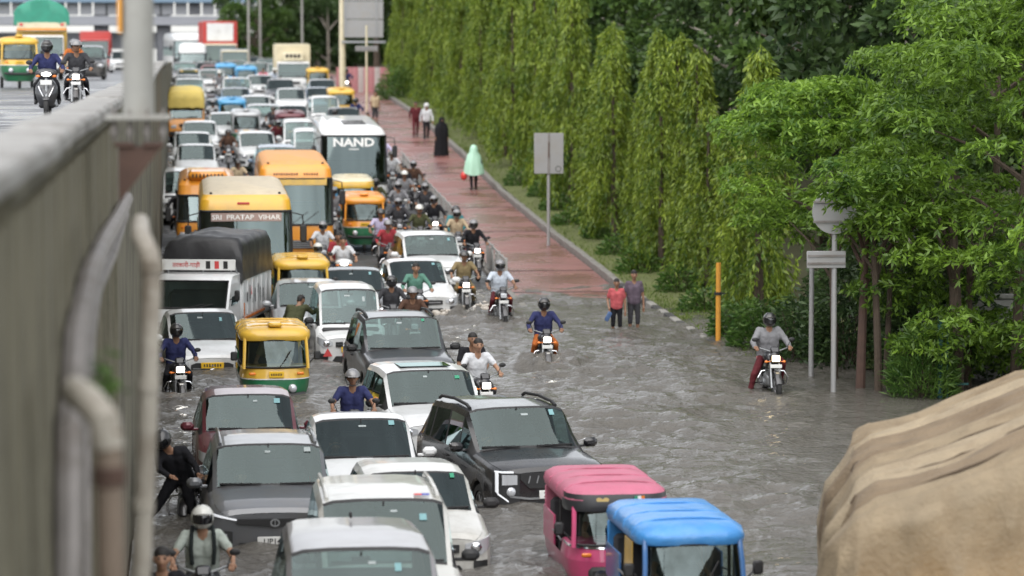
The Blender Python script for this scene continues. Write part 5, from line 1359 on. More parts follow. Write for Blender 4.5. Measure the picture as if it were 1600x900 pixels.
def body_mesh(kind, sleeve='long', legs='long', bulk=1., helmet=False):
    key = (kind, sleeve, legs, bulk, helmet)
    if key in BODY: return BODY[key]
    J = pose_joints(kind); P_ = []
    def cap(a, b, r0, r1, tag_): P_.append((np.array(a, float), np.array(b, float), r0, r1, tag_))
    SK, SH, PA, SO, HA = 0, 1, 2, 3, 4
    for i in (0, 1):
        s = -1 if i == 0 else 1
        cap(J['hi'][i] * .9 + J['pel'] * .1, J['pel'] + V3(s * .07, 0, .05), .114, .112, PA)
        cap(J['pel'] + V3(s * .068, 0, .02), J['che'] + V3(s * .078, -.005, .02), .126 * bulk, .122 * bulk, SH)
        cap(J['che'] + V3(s * .075, 0, .0), J['sh'][i] * .62 + J['nec'] * .38 + V3(0, 0, -.045), .118 * bulk, .075, SH)
        cap(J['sh'][i] * .6 + J['nec'] * .4 + V3(0, 0, -.02), J['sh'][i], .062, .064 * bulk, SH)
        a, b = J['sh'][i], J['el'][i]; m = a + (b - a) * .62
        if sleeve == 'long': cap(a, b, .064 * bulk, .050 * bulk, SH); cap(b, J['wr'][i], .050 * bulk, .038 * bulk, SH)
        else: cap(a, m, .066 * bulk, .062 * bulk, SH); cap(m, b, .045, .041, SK); cap(b, J['wr'][i], .042, .029, SK)
        cap(J['wr'][i], J['hd'][i], .030, .036, SK)
        a, b, c = J['hi'][i], J['kn'][i], J['an'][i]
        cap(a, b, .098, .068, PA)
        if legs == 'long': cap(b, c, .066, .052, PA)
        else: cap(b, b + (c - b) * .12, .07, .07, PA); cap(b, c, .056, .036, SK)
        cap(c, J['to'][i], .046, .036, SO); cap(c + (0, 0, -.02), c * .85 + J['to'][i] * .15 + V3(0, .02, -.03), .042, .04, SO)
    cap(J['nec'] - (J['hea'] - J['nec']) * .45, J['hea'], .056, .054, SK)
    f = J['f'] / np.linalg.norm(J['f']); u = J['hea'] - J['nec']; u = u - f * (u @ f) * .6; u = u / np.linalg.norm(u); r = np.cross(f, u); r = r / np.linalg.norm(r); u = np.cross(r, f)
    h = J['hea']
    cap(h - f * .012 + u * .025, h + f * .010 - u * .005, .088, .084, SK); cap(h + f * .028 - u * .045, h + f * .036 - u * .075, .062, .045, SK); cap(h + f * .085 + u * .005, h + f * .100 - u * .022, .011, .016, SK)
    for s in (-1, 1): cap(h + r * s * .088 + u * .01, h + r * s * .092 - u * .02, .018, .013, SK)
    if not helmet: cap(h - f * .026 + u * .048, h - f * .010 + u * .052, .090, .088, HA); cap(h - f * .052 + u * .01, h - f * .05 - u * .03, .072, .055, HA)
    mb = MB()
    for (a, b, r0, r1, tg) in P_:
        d = Vector(b - a); L = max(d.length, 1e-4); q = d.normalized()
        pts = [Vector(a) - q * r0 * .98, Vector(a) - q * r0 * .75, Vector(a) - q * r0 * .35, Vector(a), Vector(b), Vector(b) + q * r1 * .35, Vector(b) + q * r1 * .75, Vector(b) + q * r1 * .98]
        mb.tube(pts, [r0 * .18, r0 * .66, r0 * .94, r0, r1, r1 * .94, r1 * .66, r1 * .18], 12)
    me0 = mb.mesh('tmp', M['skin'], smooth=False)
    o = bpy.data.objects.new('tmp', me0); COL.objects.link(o)
    md = o.modifiers.new('r', 'REMESH'); md.mode = 'VOXEL'; md.voxel_size = .0165; md.adaptivity = .0
    me = bpy.data.meshes.new_from_object(o.evaluated_get(bpy.context.evaluated_depsgraph_get()))
    bpy.data.objects.remove(o)
    n = len(me.vertices); co = np.empty(n * 3); me.vertices.foreach_get('co', co); co = co.reshape(-1, 3)
    ed = np.empty(len(me.edges) * 2, int); me.edges.foreach_get('vertices', ed); ed = ed.reshape(-1, 2); deg = np.bincount(ed.ravel(), minlength=n)[:, None]
    for it in range(3):
        s = np.zeros_like(co); np.add.at(s, ed[:, 0], co[ed[:, 1]]); np.add.at(s, ed[:, 1], co[ed[:, 0]]); co = co * .45 + .55 * s / np.maximum(deg, 1)
    # cloth folds where there is cloth
    best = np.full(n, 9.); tg = np.zeros(n, int)
    for (a, b, r0, r1, t_) in P_:
        ab = b - a; k = np.clip(((co - a) @ ab) / max(ab @ ab, 1e-9), 0, 1); d = np.linalg.norm(co - a - k[:, None] * ab, axis=1) - (r0 + (r1 - r0) * k)
        m = d < best; best[m] = d[m]; tg[m] = t_
    nr = np.empty(n * 3); me.vertices.foreach_get('normal', nr); nr = nr.reshape(-1, 3)
    wob = np.array([mnoise.noise(Vector(p * 11)) + .6 * mnoise.noise(Vector(p * 23)) for p in co])
    co = co + nr * (wob * np.where((tg == 1) | (tg == 2), .010, .0))[:, None]
    verts = [tuple(p) for p in co]; faces = [tuple(p.vertices) for p in me.polygons]
    fm = [int(np.bincount(tg[list(q)]).argmax()) for q in faces]
    bpy.data.meshes.remove(me)
    out = MB(); out.v = verts; out.f = faces; out.m = fm
    for i in (0, 1):                                                        # five fingers on each hand
        s = -1 if i == 0 else 1; d = J['hdir'][i] / np.linalg.norm(J['hdir'][i]); p = J['hd'][i]
        side = np.cross(d, V3(0, 0, 1)); side = side / max(np.linalg.norm(side), 1e-6); nn = np.cross(side, d)
        grip = kind in ('ride', 'ride_l', 'ride_r', 'lean', 'sit')
        for k, (off, ln) in enumerate(((-.026, .066), (-.009, .078), (.009, .074), (.026, .060))):
            a = p + side * off + d * .012
            curl = V3(0, 0, -1) if grip else -nn * s * .2 + V3(0, 0, -.3)
            b_ = a + d * ln * .5 + curl * .008; c_ = b_ + (d * .25 + curl * .9 if grip else d * .9 + curl * .2) * ln * .35; e_ = c_ + ((-d * .6 + curl * .6) if grip else (d * .8 + curl * .5)) * ln * .3
            out.tube([a, b_, c_, e_], [.010, .0095, .0085, .006], 6, m=0)
        th = p + side * (-s) * .030 * (1 if d[1] < -.3 else -1)
        out.tube([th - d * .02, th + side * (-s) * .018 + d * .012, th + side * (-s) * .018 + d * .045], [.011, .010, .007], 6, m=0)
    for s in (-1, 1):                                                       # eyes, brows, mouth
        R3 = Matrix((tuple(r), tuple(-f), tuple(u))).transposed()
        out.ell(h + r * s * .033 + f * .086 + u * .022, (.013, .008, .008), 8, 5, m=5, rot=R3)
        out.ell(h + r * s * .034 + f * .088 + u * .040, (.020, .007, .004), 8, 4, m=4, rot=R3)
    out.ell(h + f * .082 - u * .055, (.022, .010, .006), 8, 4, m=6, rot=R3)
    res = out.mesh('person', [M['skin'], M['skin'], M['skin'], M['trim'], M['hair'], M['eye'], M['lip']], ang=70, recalc=False)
    BODY[key] = res; HEADM[key] = Matrix.Translation(Vector(h + u * .018)) @ R3.to_4x4()
    return res
def helmet_meshes():
    b = MB(); v = MB(); nu, nv = 26, 16; R = (.132, .150, .140)
    def pt(i, j, e=0.):
        a = -PI / 2 + PI * (j / nv); a = max(a, -1.02); th = 2 * PI * i / nu
        chin = 1.08 if (a < -.35 and math.sin(th) < -.2) else 1.
        return ((R[0] + e) * math.cos(a) * math.cos(th), (R[1] + e) * math.cos(a) * math.sin(th) * chin, (R[2] + e) * math.sin(a))
    for j in range(nv):
        for i in range(nu):
            th = 2 * PI * (i + .5) / nu; a = -PI / 2 + PI * (j + .5) / nv
            win = abs(((th - 1.5 * PI + PI) % (2 * PI)) - PI) < 1.05 and -.42 < a < .42
            (v if win else b).poly([pt(i, j, -.004 if win else 0), pt(i + 1, j, -.004 if win else 0), pt(i + 1, j + 1, -.004 if win else 0), pt(i, j + 1, -.004 if win else 0)])
    b.box((0, -.145, .075), (.15, .02, .02), .006); b.tube([(-.05, -.02, .139), (-.05, .09, .112)], .008, 5); b.tube([(.05, -.02, .139), (.05, .09, .112)], .008, 5)
    full = (b.mesh('helmet', M['helmetgrey'], ang=50), v.mesh('visor', M['visor'], ang=60))
    b = MB(); nv2 = 12                                                       # open-face shell with a peak and strap
    for j in range(nv2):
        for i in range(nu):
            th = 2 * PI * (i + .5) / nu; z0 = -.35 if math.sin(th) > -.35 else .18
            a0, a1 = z0 + (PI / 2 - z0) * j / nv2, z0 + (PI / 2 - z0) * (j + 1) / nv2
            q = []
            for (ii, aa) in ((i, a0), (i + 1, a0), (i + 1, a1), (i, a1)):
                t2 = 2 * PI * ii / nu; q.append((R[0] * math.cos(aa) * math.cos(t2), R[1] * math.cos(aa) * math.sin(t2), R[2] * math.sin(aa)))
            b.poly(q)
    b.box((0, -.165, .04), (.17, .07, .012), .004)
    strap = MB()
    for s in (-1, 1): strap.tube([(s * .118, -.01, -.03), (s * .085, -.06, -.11), (0, -.075, -.135)], .008, 5)
    half = (b.mesh('helmet', M['helmetgrey'], ang=50), strap.mesh('chin_strap', M['trim']))
    return full, half
HELM = helmet_meshes()
def person(label, pose='ride', x=0., y=0., rz=0., shirt=(.1, .1, .1), pants=(.03, .03, .04), sleeve='long', legs='long', helmet=None, htype=0, skin=None, shoes=None, bulk=1., g=zg, dz=0., s=1., group=None, cname=None, tilt=True, face_mat=None):
    me = body_mesh(pose, sleeve, legs, bulk, helmet is not None)
    o = put('person', me); tag(o, label, 'person', group)
    sh = cloth('%.3f_%.3f_%.3f' % shirt, shirt); pa = cloth('%.3f_%.3f_%.3f' % pants, pants)
    for i, m in enumerate((skin or M['skin'], sh, pa, shoes or M['trim'])):
        o.material_slots[i].link = 'OBJECT'; o.material_slots[i].material = m
    place(o, x, y, rz, g, dz, tilt, s)
    if helmet is not None:
        hm = put('helmet', HELM[htype][0], o); hm.matrix_local = HEADM[(pose, sleeve, legs, bulk, True)]
        hm.material_slots[0].link = 'OBJECT'; hm.material_slots[0].material = helmet
        put('visor' if htype == 0 else 'chin_strap', HELM[htype][1], hm)
    return o
PROTO = {}
def bike(kind, label, x, y, rz=0., col=None, lamp=True, g=zg, dz=0., group=None):
    """a two-wheeler; the first of each kind is built, the others are copies"""
    sw = {}
    if col is not None: sw[M['bikepaint'].name] = col
    if lamp is not True: sw[M['lampon'].name] = M['lens'] if lamp is False else lamp
    if kind not in PROTO: PROTO[kind] = (make_motorcycle if kind == 'motorcycle' else make_scooter)(); t = PROTO[kind]; fresh = True; PROTO[kind + '_used'] = False
    t = dup(PROTO[kind], swap=sw); t['label'] = label
    t.name = kind
    if group: t['group'] = group
    place(t, x, y, rz, g, dz)
    return t
def drop_protos():
    for k in ('motorcycle', 'scooter'):
        if k in PROTO:
            for ch in list(PROTO[k].children_recursive) + [PROTO[k]]: bpy.data.objects.remove(ch)
# ------------------------------------------------------------------ traffic: near cars, each built for itself
def flag_sticker(t, x, y, z):
    for k, m in enumerate((M['inkred'], M['inkblue'])):
        b = MB(); b.box((x + k * .09, y, z + .012), (.09, .13, .004)); part('roof_sticker', b, m, t)
c = make_car('car', 'grey brown people carrier cut off by the bottom border', 'car', 'mpv', M['greybrown'], 'plain', '', over=dict(H=1.78, W=1.83, L=4.6)); at_header(c, 1.77, 31.5, .0)
b = MB(); b.box((0, DIM[c.name]['head'] + 1.9, 1.80), (.03, .12, .06), .01); part('antenna_fin', b, M['trim'], c)
c = make_car('car', 'dirty white car with roof rails and a red and blue sticker on its roof', 'car', 'mpv', M['oldwhite'], 'plain', '', rails=M['oldwhite'], over=dict(H=1.72, W=1.70, L=4.3, roofw=.82), mirror_m=M['trim']); at_header(c, 2.25, 35.4, .0)
flag_sticker(c, .42, DIM[c.name]['head'] + .16, 1.695)
c = make_car('car', 'white hatchback half hidden behind the roof rail car, black mirror', 'car', 'hatch', M['oldwhite'], 'plain', '', mirror_m=M['trim'], over=dict(H=1.42, W=1.66)); at_header(c, 2.95, 39.9, .03)
c = make_car('car', 'grey crossover with slim white running lights and plate UP14', 'car', 'suv', M['grey'], 'slash', 'UP14G', rails=M['grey'], over=dict(H=1.6, W=1.78)); at_header(c, 1.08, 41.6, .02)
c = make_car('car', 'white sedan beside the black crossover, flat white hood', 'car', 'sedan', M['white'], 'hex', '', mirror_m=M['white']); at_header(c, 2.55, 45.4, .03)
c = make_car('car', 'glossy black crossover with bent white running lights turned to the right', 'car', 'suv', M['black'], 'c', '25BH65', rails=M['trim'], over=dict(H=1.65, W=1.84)); at_header(c, 4.80, 45.2, .20)
c = make_car('car', 'white crossover with a dark sunroof behind the black crossover', 'car', 'suv', M['white'], 'plain', '', over=dict(H=1.62), mirror_m=M['trim']); at_header(c, 3.98, 51.0, .10)
b = MB(); b.box((0, DIM[c.name]['head'] + .55, 1.622), (.86, .62, .012), .004); part('sunroof', b, M['tint'], c)
c = make_car('car', 'dark grey crossover facing the gap of open water', 'car', 'suv', M['darkgrey'], 'slash', None, rails=M['trim'], over=dict(H=1.70, W=1.82), mirror_m=M['trim']); at_header(c, 4.2, 60.6, .07)
c = make_car('van', 'white box-nosed van with yellow plate and red warning triangle', 'van', 'van', M['white'], 'plain', '', M['plateyellow'], mirror_m=M['trim']); at_header(c, 3.45, 66.0, .02)
b = MB(); y_ = DIM[c.name]['yo'] - .06; b.prism([(-.62, y_, .42), (-.42, y_, .42), (-.52, y_, .60)], (0, .012, 0)); part('warning_triangle', b, M['inkred'], c)
c = make_car('car', 'maroon hatchback between the grey crossover and the green rickshaw', 'car', 'hatch', M['maroon'], 'plain', None); at_header(c, .95, 48.7, .02)
c = make_car('car', 'white sedan with dark grille and yellow plate along the wall', 'car', 'sedan', M['white'], 'hex', '', M['plateyellow'], over=dict(H=1.50)); at_header(c, .30, 64.1, .10)
c = make_car('car', 'dark grey sedan roof showing behind the box-nosed van', 'car', 'sedan', M['darkgrey'], 'plain', None, over=dict(H=1.45)); at_header(c, 4.05, 75.3, 0)
c = make_car('car', 'silver hatchback squeezed between the rear rickshaw and the box-nosed van', 'car', 'hatch', M['silver'], 'plain', None); at_header(c, 2.8, 71.2, 0)
c = make_car('car', 'white sedan behind the rider in green, bow wave at its bumper', 'car', 'sedan', M['white'], 'plain', None, over=dict(W=1.70)); at_header(c, 5.75, 77.5, .08)
c = make_car('car', 'white crossover last in the flood beside the riders', 'car', 'suv', M['white'], 'plain', None); at_header(c, 6.62, 83.9, .06)
b = MB(); b.box((.35, DIM[c.name]['yo'] - .02, .80), (.34, .03, .05), .01); part('running_light', b, M['drl'], c)

# three-wheelers
def pink_deco(t, y0):
    pts = [(0, -.07), (.035, -.035), (.065, .0), (.07, .03), (.05, .05), (.022, .048), (0, .025), (-.022, .048), (-.05, .05), (-.07, .03), (-.065, .0), (-.035, -.035)]
    ry = y0 + .135
    b = MB(); b.prism([(-.22 + p[0] * 1.2, ry - .012 + .03, 1.575 + p[1] * .85) for p in pts], (0, .01, 0)); part('heart_mark', b, M['inkgold'], t)
    for k, m in enumerate((M['inkgreen'], M['inkwhite'], M['indicator'])):
        b = MB(); b.box((.22 + k * .045, ry + .02, 1.575), (.045, .012, .12), rot=Matrix.Rotation(-.15, 3, 'Y')); part('flag_mark', b, m, t)
    b = MB(); b.tube([(.52 * math.sin(a) / math.sin(1.08), y0 + .235 + .30 * (1 - math.cos(a)) - .06, 1.455) for a in np.linspace(-1.08, 1.08, 9)], .010, 5); part('white_piping', b, M['inkwhite'], t)
c = make_auto('pink rickshaw with black canopy band, gold heart and small flag', M['pink'], M['pink'], M['pinkcloth'], top_band=P('black_vinyl', (.025, .025, .028), .4), style='e', plate=None, deco=pink_deco, stripe=False); place(c, 5.22, 38.0, .02, z=-.10, s=.95)
def blue_deco(t, y0):
    for sx in (-1, 1):
        b = MB(); b.prism([(sx * .672, y0 + .55, .50), (sx * .672, y0 + 1.2, .50), (sx * .665, y0 + 1.1, 1.5), (sx * .66, y0 + .62, 1.5)], (sx * .008, 0, 0)); part('yellow_side', b, M['autoyellow'], t)
c = make_auto('blue rickshaw with bright blue canopy and yellow side at the bottom border', M['blueauto'], M['blueauto'], M['bluecloth'], style='e', plate=None, deco=blue_deco, stripe=False); place(c, 5.62, 34.9, .03, z=-.10, s=.95)
person('rickshaw driver in a grey shirt behind the windscreen of the blue rickshaw', 'sit', 5.62, 34.8, .03, (.22, .22, .22), sleeve='short', dz=-.12, s=.95)
person('rickshaw driver in a pale shirt behind the windscreen of the pink rickshaw', 'sit', 5.22, 37.9, .02, (.5, .5, .46), sleeve='short', dz=-.12, s=.95)
c = make_auto('green rickshaw with yellow canopy in front of the white sedan', M['autogreen'], M['autoyellow'], M['autoyellow']); place(c, 1.62, 58.6, .03)
person('driver in a khaki shirt inside the green rickshaw before the white sedan', 'sit', 1.62, 58.45, .03, (.24, .2, .12), sleeve='short', dz=-.02)
AUTO = make_auto('green and yellow rickshaw right of the yellow bus front', M['autogreen'], M['autoyellow'], M['autoyellow']); place(AUTO, 2.76, 74.8, .02, z=.06)
def auto2(label, x, y, rz=0., swap=None, z=0., s=1.):
    t = dup(AUTO, label, swap=swap); place(t, x, y, rz, z=z, s=s); return t
sw = lambda **k: {M[a].name: M[b_] for a, b_ in k.items()}
auto2('green and orange rickshaw behind the rider in the lilac shirt', 5.5, 96.2, .0, sw(autoyellow='busorange'))
c = make_auto('sky blue rickshaw with a yellow rim below the white bus NAND', M['skyblue'], M['skyblue'], M['cream'], top_band=M['autoyellow'], plate=None, style='e', stripe=False, glass=M['busglass']); place(c, 5.5, 102.0, 0, z=.1)
auto2('rickshaw with a grey canopy and orange front behind the white hatchback', 2.68, 137.2, 0, sw(autoyellow='silver'))
auto2('blue rickshaw behind the grey canopied one', 2.2, 146.2, 0, sw(autoyellow='skyblue', autogreen='skyblue'))
auto2('rickshaw with a dark brown canopy left of the small white vans', 4.6, 136.3, 0, sw(autoyellow='maroon'))
auto2('yellow rickshaw nearest to the red track above the white bus NAND', 7.75, 154.2, 0)
auto2('yellow rickshaw right of the cream refrigerated truck', 7.9, 184.5, 0)
auto2('left one of two blue topped rickshaws in the far jam', 2.6, 197, 0, sw(autoyellow='skyblue', autogreen='blueauto'))
auto2('right one of two blue topped rickshaws in the far jam', 3.75, 189.5, 0, sw(autoyellow='skyblue', autogreen='blueauto'))

# buses
c = make_bus('yellow bus with the destination board SRI PRATAP VIHAR', M['busyellow'], W=2.36, L=6.6, H=3.3, dest='SRI  PRATAP  VIHAR', roof=P('bus_roof_dusty', (.52, .45, .33), .6, var=.15, dirt=(.3, .25, .18, .5)), wz=(1.3, 2.82), nose=.16); place(c, 1.47, 79.6, .0)
b = MB(); b.box((.0, 0, 0), (.30, .003, .05)); q = part('small_print', b, M['inkred'], c); q.location = (-.05, -3.3 + .19, 3.0)
c = make_bus('orange bus with a two-part windscreen behind the yellow bus', M['busorange'], W=2.2, L=5.8, H=3.2, roof=P('bus_roof_orange', (.62, .30, .10), .6, var=.15, dirt=(.4, .3, .2, .5)), wz=(1.35, 2.72), nose=.16, header=M['rust']); place(c, 3.18, 92.2, .0)
b = MB(); b.box((0, -2.9 + .135, 2.62), (1.8, .03, .22), .005, Matrix.Rotation(-.11, 3, 'X')); part('sun_visor_panel', b, M['autoyellow'], c)
c = make_bus('orange minibus with a slotted roof unit behind the wall side of the yellow bus', M['busorange'], W=1.9, L=5.4, H=2.45, wz=(1.15, 1.95), nose=.42, hump=M['busorange'], plate=None); place(c, .66, 95.6, .0)
c = make_bus('white bus with NAND in big letters across its windscreen', M['white'], W=2.34, L=7.2, H=3.15, front_word='NAND', wz=(1.15, 2.85), nose=.24, glass=M['tint'], roof_vents=True, plate=None); place(c, 5.85, 110.8, .0)
b = MB(); b.box((.8, -3.62, .95), (.22, .03, .14), .02); part('marker', b, M['indicator'], c)
c = make_bus('long white coach far back along the wall', M['white'], W=2.4, L=9, H=3.3, wz=(1.3, 2.7), nose=.2, plate=None); place(c, -.1, 246, .10)
c = make_bus('white minibus in front of the far coach', M['white'], W=2.05, L=5.6, H=2.7, wz=(1.2, 2.0), nose=.4, plate=None); place(c, .55, 224, 0)

# pickup with a black tarpaulin
def pick_extra(t, y0, L, w):
    tarp_load(t, 'tarpaulin', -w - .03, w + .03, y0 + 1.42, L / 2 + .03, 1.62, 2.52, M['tarpblack'], 3, ridge=.10, sag=.10)
    b = MB(); b.box((0, y0 + .95, cab_top + .20), (W_ * .99, .04, .24), .006); bd = part('cab_board', b, M['plate'], t)
    words('तरकारी-गाड़ी', .15, M['inkred'], bd, (-.28, y0 + .925, cab_top + .20), bold=.01)
    for k, x in enumerate((.22, .42, .62)):
        b = MB(); b.box((x, y0 + .926, cab_top + .20), (.10, .006, .17)); part('cutout', b, [M['ink'], M['inkred'], M['ink']][k], bd)
    for x in (-.7, .1, .74):
        b = MB(); b.tube([(x, y0 + .97, cab_top - .02), (x, y0 + .97, cab_top + .2)], .014, 5); part('board_stay', b, M['steel'], t)
    b = MB(); b.tube([(w - .05, y0 + .95, cab_top + .30), (w - .02, y0 + 1.5, 1.55)], .02, 6); part('brace', b, M['steel'], t)
    for sx in (-1, 1):
        b = MB(); b.box((sx * (w + .03), y0 + 1.72, .95), (.012, .09, .30)); part('reflector', b, M['indicator'], t)
        b = MB(); b.box((sx * (w + .03), y0 + 2.95, .74), (.012, 2.3, .06)); part('side_stripe', b, M['indicator'], t)
        b = MB(); b.prism([(sx * (w + .034), y0 + 2.5, 1.22), (sx * (w + .034), y0 + 2.6, 1.22), (sx * (w + .034), y0 + 2.55, 1.42)], (sx * .004, 0, 0)); part('red_mark', b, M['inkred'], t)
        for k in range(7):
            b = MB(); b.box((sx * (w + .034), y0 + 2.1 + k * .3, 1.2 + .1 * math.sin(k * 2)), (.006, .05, .22 + .1 * (k % 2)), rot=Matrix.Rotation(.3 * math.sin(k * 3), 3, 'X')); part('painted_mark', b, M['ink'], t)
cab_top, W_ = 1.82, 1.70
c = make_truck('white pickup with a black tarpaulin over its load along the wall', M['white'], W=W_, cab_h=cab_top, L=5.0, box_m=M['white'], box=1.72, box_h=1.68, extra=pick_extra, name='pickup_truck', cat='pickup'); place(c, .62, 70.9, -.22, z=.02)

# large truck under a brown tarpaulin at the right border
t = thing('tarpaulin_truck', 'truck under a creased brown tarpaulin at the lower right', 'truck', (6.62, 29.4, -.62), -.205)
prof = [(-.22, .35), (-.30, 1.1), (-.34, 1.75), (-.26, 2.2), (-.08, 2.55), (.12, 2.68), (.45, 2.76), (.9, 2.92), (1.4, 3.14), (1.8, 3.32), (2.1, 3.36), (2.35, 3.2), (2.5, 2.7), (2.55, 1.8), (2.55, .75)]
def fine(p, n=5):
    out = []
    for i in range(len(p) - 1):
        for k in range(n): out.append((lerp(p[i][0], p[i + 1][0], k / n), lerp(p[i][1], p[i + 1][1], k / n)))
    return out + [p[-1]]
pf = fine(prof, 5); secs = []; NY = 150
hoops = [-.6, .45, 1.15, 1.5, 2.3, 3.1, 3.5, 4.5, 5.2, 6.6]
for j in range(NY + 1):
    y = 5.75 * j / NY; row = []
    for (x, z) in pf:
        top = max(0, min(1, (z - 2.2) / .4)); nn = mnoise.noise(Vector((x * .9, y * .9, z * .9))); n2 = mnoise.noise(Vector((x * 1.1 + 4, y * 3.2, z * 1.2)))
        yy_ = y - .07 * mnoise.noise(Vector((x * 1.2, y * .5, 3))) - .05 * x
        q = max(0, min(len(hoops) - 2, int(np.searchsorted(hoops, yy_)) - 1)); fr_ = max(0., min(1., (yy_ - hoops[q]) / (hoops[q + 1] - hoops[q])))
        sagv = .04 * nn + (.045 + .10 * (hoops[q + 1] - hoops[q]) * .7) * math.sin(PI * fr_) ** .55 * (.35 + .65 * top)      # cloth pillows up between the crease lines
        sagv += (.022 * math.sin(y * 24 + 4 * n2 + x) + .03 * n2) * (.4 + .6 * top)
        endr = .22 * math.exp(-y / .22) * top
        side = (.10 * math.sin(y * 5.2 + 2.2 * nn) + .05 * math.sin(y * 12 + z * 2 + 3 * nn)) * (1 - top)
        row.append((x - (side if x < .6 else -side), y + .04 * nn, z + sagv - endr))
    secs.append(row)
tones = [M['tarpbrown'], P('brown_tarpaulin_lit_tone', (.285, .23, .155), .8, var=.35, scale=3.6, bump=.8, bscale=24, dirt=(.18, .13, .08, .8)), P('brown_tarpaulin_shade_tone', (.175, .13, .082), .7, var=.35, scale=3.2, bump=.8, bscale=20, dirt=(.12, .08, .045, .8))]  # stitched strips in alternating tones, painted for the shading bands between creases
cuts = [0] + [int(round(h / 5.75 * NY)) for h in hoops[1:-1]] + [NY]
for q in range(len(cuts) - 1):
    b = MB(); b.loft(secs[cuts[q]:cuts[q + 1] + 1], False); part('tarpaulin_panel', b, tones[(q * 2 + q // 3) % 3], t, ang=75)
b = MB()
end = secs[0]; rows = [end]
for k in range(1, 31):
    q = k / 30; row = []
    for i, (x, y, z) in enumerate(end):
        zz = lerp(z, .35, q); ph = x * 6.5 + 2.2 * q + 1.6 * mnoise.noise(Vector((x * 1.5, q * 2, 1)))
        fold = .13 * (1 - abs(math.sin(ph))) ** 1.6 * min(1, q * 5) + .10 * math.exp(-(((x - .5 - 1.1 * q) / .16) ** 2)) + .08 * math.exp(-(((x - 2.0 + 1.0 * q) / .14) ** 2))
        row.append((x + .03 * mnoise.noise(Vector((x * 3, q * 4, 1))), y - .05 - .10 * math.sin(q * PI) - fold - .10 * mnoise.noise(Vector((x * 1.4, q * 2.2, 5))), zz))
    rows.append(row)
b.loft(rows, False)
part('tarpaulin_end', b, M['tarpbrown'], t, ang=75)
creasem = P('crease_shade_brown', (.10, .072, .048), .85)  # dark raised lines standing in for the shade in the tarpaulin's creases
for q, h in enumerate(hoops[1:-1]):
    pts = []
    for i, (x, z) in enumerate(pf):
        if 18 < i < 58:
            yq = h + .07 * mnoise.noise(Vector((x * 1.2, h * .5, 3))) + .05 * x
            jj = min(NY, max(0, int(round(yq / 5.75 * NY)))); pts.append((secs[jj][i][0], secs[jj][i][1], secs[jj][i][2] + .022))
    b = MB(); b.tube(pts, .014, 5); part('crease_shade_line', b, creasem, t)
for k in range(4):
    b = MB(); b.box((1.13, 2.9, .42 + k * .17), (2.5, 5.4, .155), .01); part('cargo_plank', b, M['busyellow'], t)
for sx in (.15, 2.1):
    for yy in (.9, 4.6, 5.4): wheel_parts(t, sx, yy, .45, .26)
b = MB(); b.box((1.1, -.55, 1.15), (2.1, 1.0, 1.3), .15); part('cab', b, M['busyellow'], t)
b = MB(); b.box((1.1, -1.05, 1.45), (1.8, .04, .55), .02); part('windshield', b, M['tint'], t)

# ------------------------------------------------------------------ farther vehicles: copies of a few prototypes
PRO = {}
def far_car(kind, label, col, x, yh, rz=0., plate_y=False, over=None):
    if kind not in PRO: PRO[kind] = make_car('car', label, 'car', kind, M['white'], 'plain', None, detail=False); t = PRO[kind]
    else:
        t = dup(PRO[kind], label, swap={M['white'].name: col}); DIM[t.name] = DIM[PRO[kind].name]
    at_header(t, x, yh, rz); return t
far_car('hatch', 'white hatchback behind the grey canopied rickshaw lane, beside the dark car', M['white'], 2.9, 127.3, .05)
far_car('sedan', 'nearest of three white cars queued along the wall', M['white'], .42, 121.6)
far_car('suv', 'white car with glowing headlamps in the far middle lane', M['white'], 2.85, 170.5)
far_car('van', 'small white van beside the orange minibus along the wall', M['white'], -.1, 105.5)
far_car('sedan', 'middle one of three white cars queued along the wall', M['white'], .30, 127.6)
far_car('hatch', 'rearmost of three white cars queued along the wall', M['white'], .62, 133.2)
far_car('hatch', 'white car half hidden behind the blue rickshaw', M['white'], 3.45, 152.2)
far_car('hatch', 'white car with a greenish windscreen left of the dark grey far sedan', M['white'], 5.45, 159.2)
far_car('sedan', 'dark grey sedan left of the cream refrigerated truck', M['darkgrey'], 5.3, 172.5)
far_car('suv', 'blue grey car between the white hatchback and the orange bus', M['bluegrey'], 3.5, 119.0)
far_car('van', 'white van left of the white bus NAND', M['white'], 4.75, 129.4)
far_car('van', 'second white van, ahead and right of the first one', M['white'], 5.0, 124.4)
far_car('sedan', 'grey sedan before the yellow rickshaw nearest to the track', M['bluegrey'], 7.0, 161.0)
far_car('suv', 'dark far car under the white minibus', M['darkgrey'], .0, 207)
far_car('sedan', 'white taxi with a yellow sun strip far along the wall', M['white'], .25, 194)
far_car('mpv', 'cream car with a purple front plate far along the wall', M['cream'], .25, 166.5)
far_car('mpv', 'silver car behind the cream refrigerated truck', M['silver'], 5.75, 214)
far_car('suv', 'dark blue far car left of the blue topped rickshaws', M['bluegrey'], 3.5, 211)
far_car('hatch', 'white far car at the wall beyond the dark one', M['white'], -.2, 233)
far_car('sedan', 'white far car right of the cream truck cab', M['white'], 5.4, 244)
far_car('hatch', 'red far car between the coach and the red truck', M['red'], 1.8, 203)
far_car('sedan', 'grey car right of the white crossover lane, beside the track railing far back', M['silver'], 7.6, 172)
b = MB(); b.box((0, 0, 0), (.62, .02, .13), .004); q = part('purple_plate', b, M['inkblue'], bpy.data.objects[[o.name for o in bpy.data.objects if o.get('label', '').startswith('cream car with a purple')][0]]); q.location = (0, -2.30, .62)
tx = [o for o in bpy.data.objects if o.get('label', '').startswith('white taxi')][0]
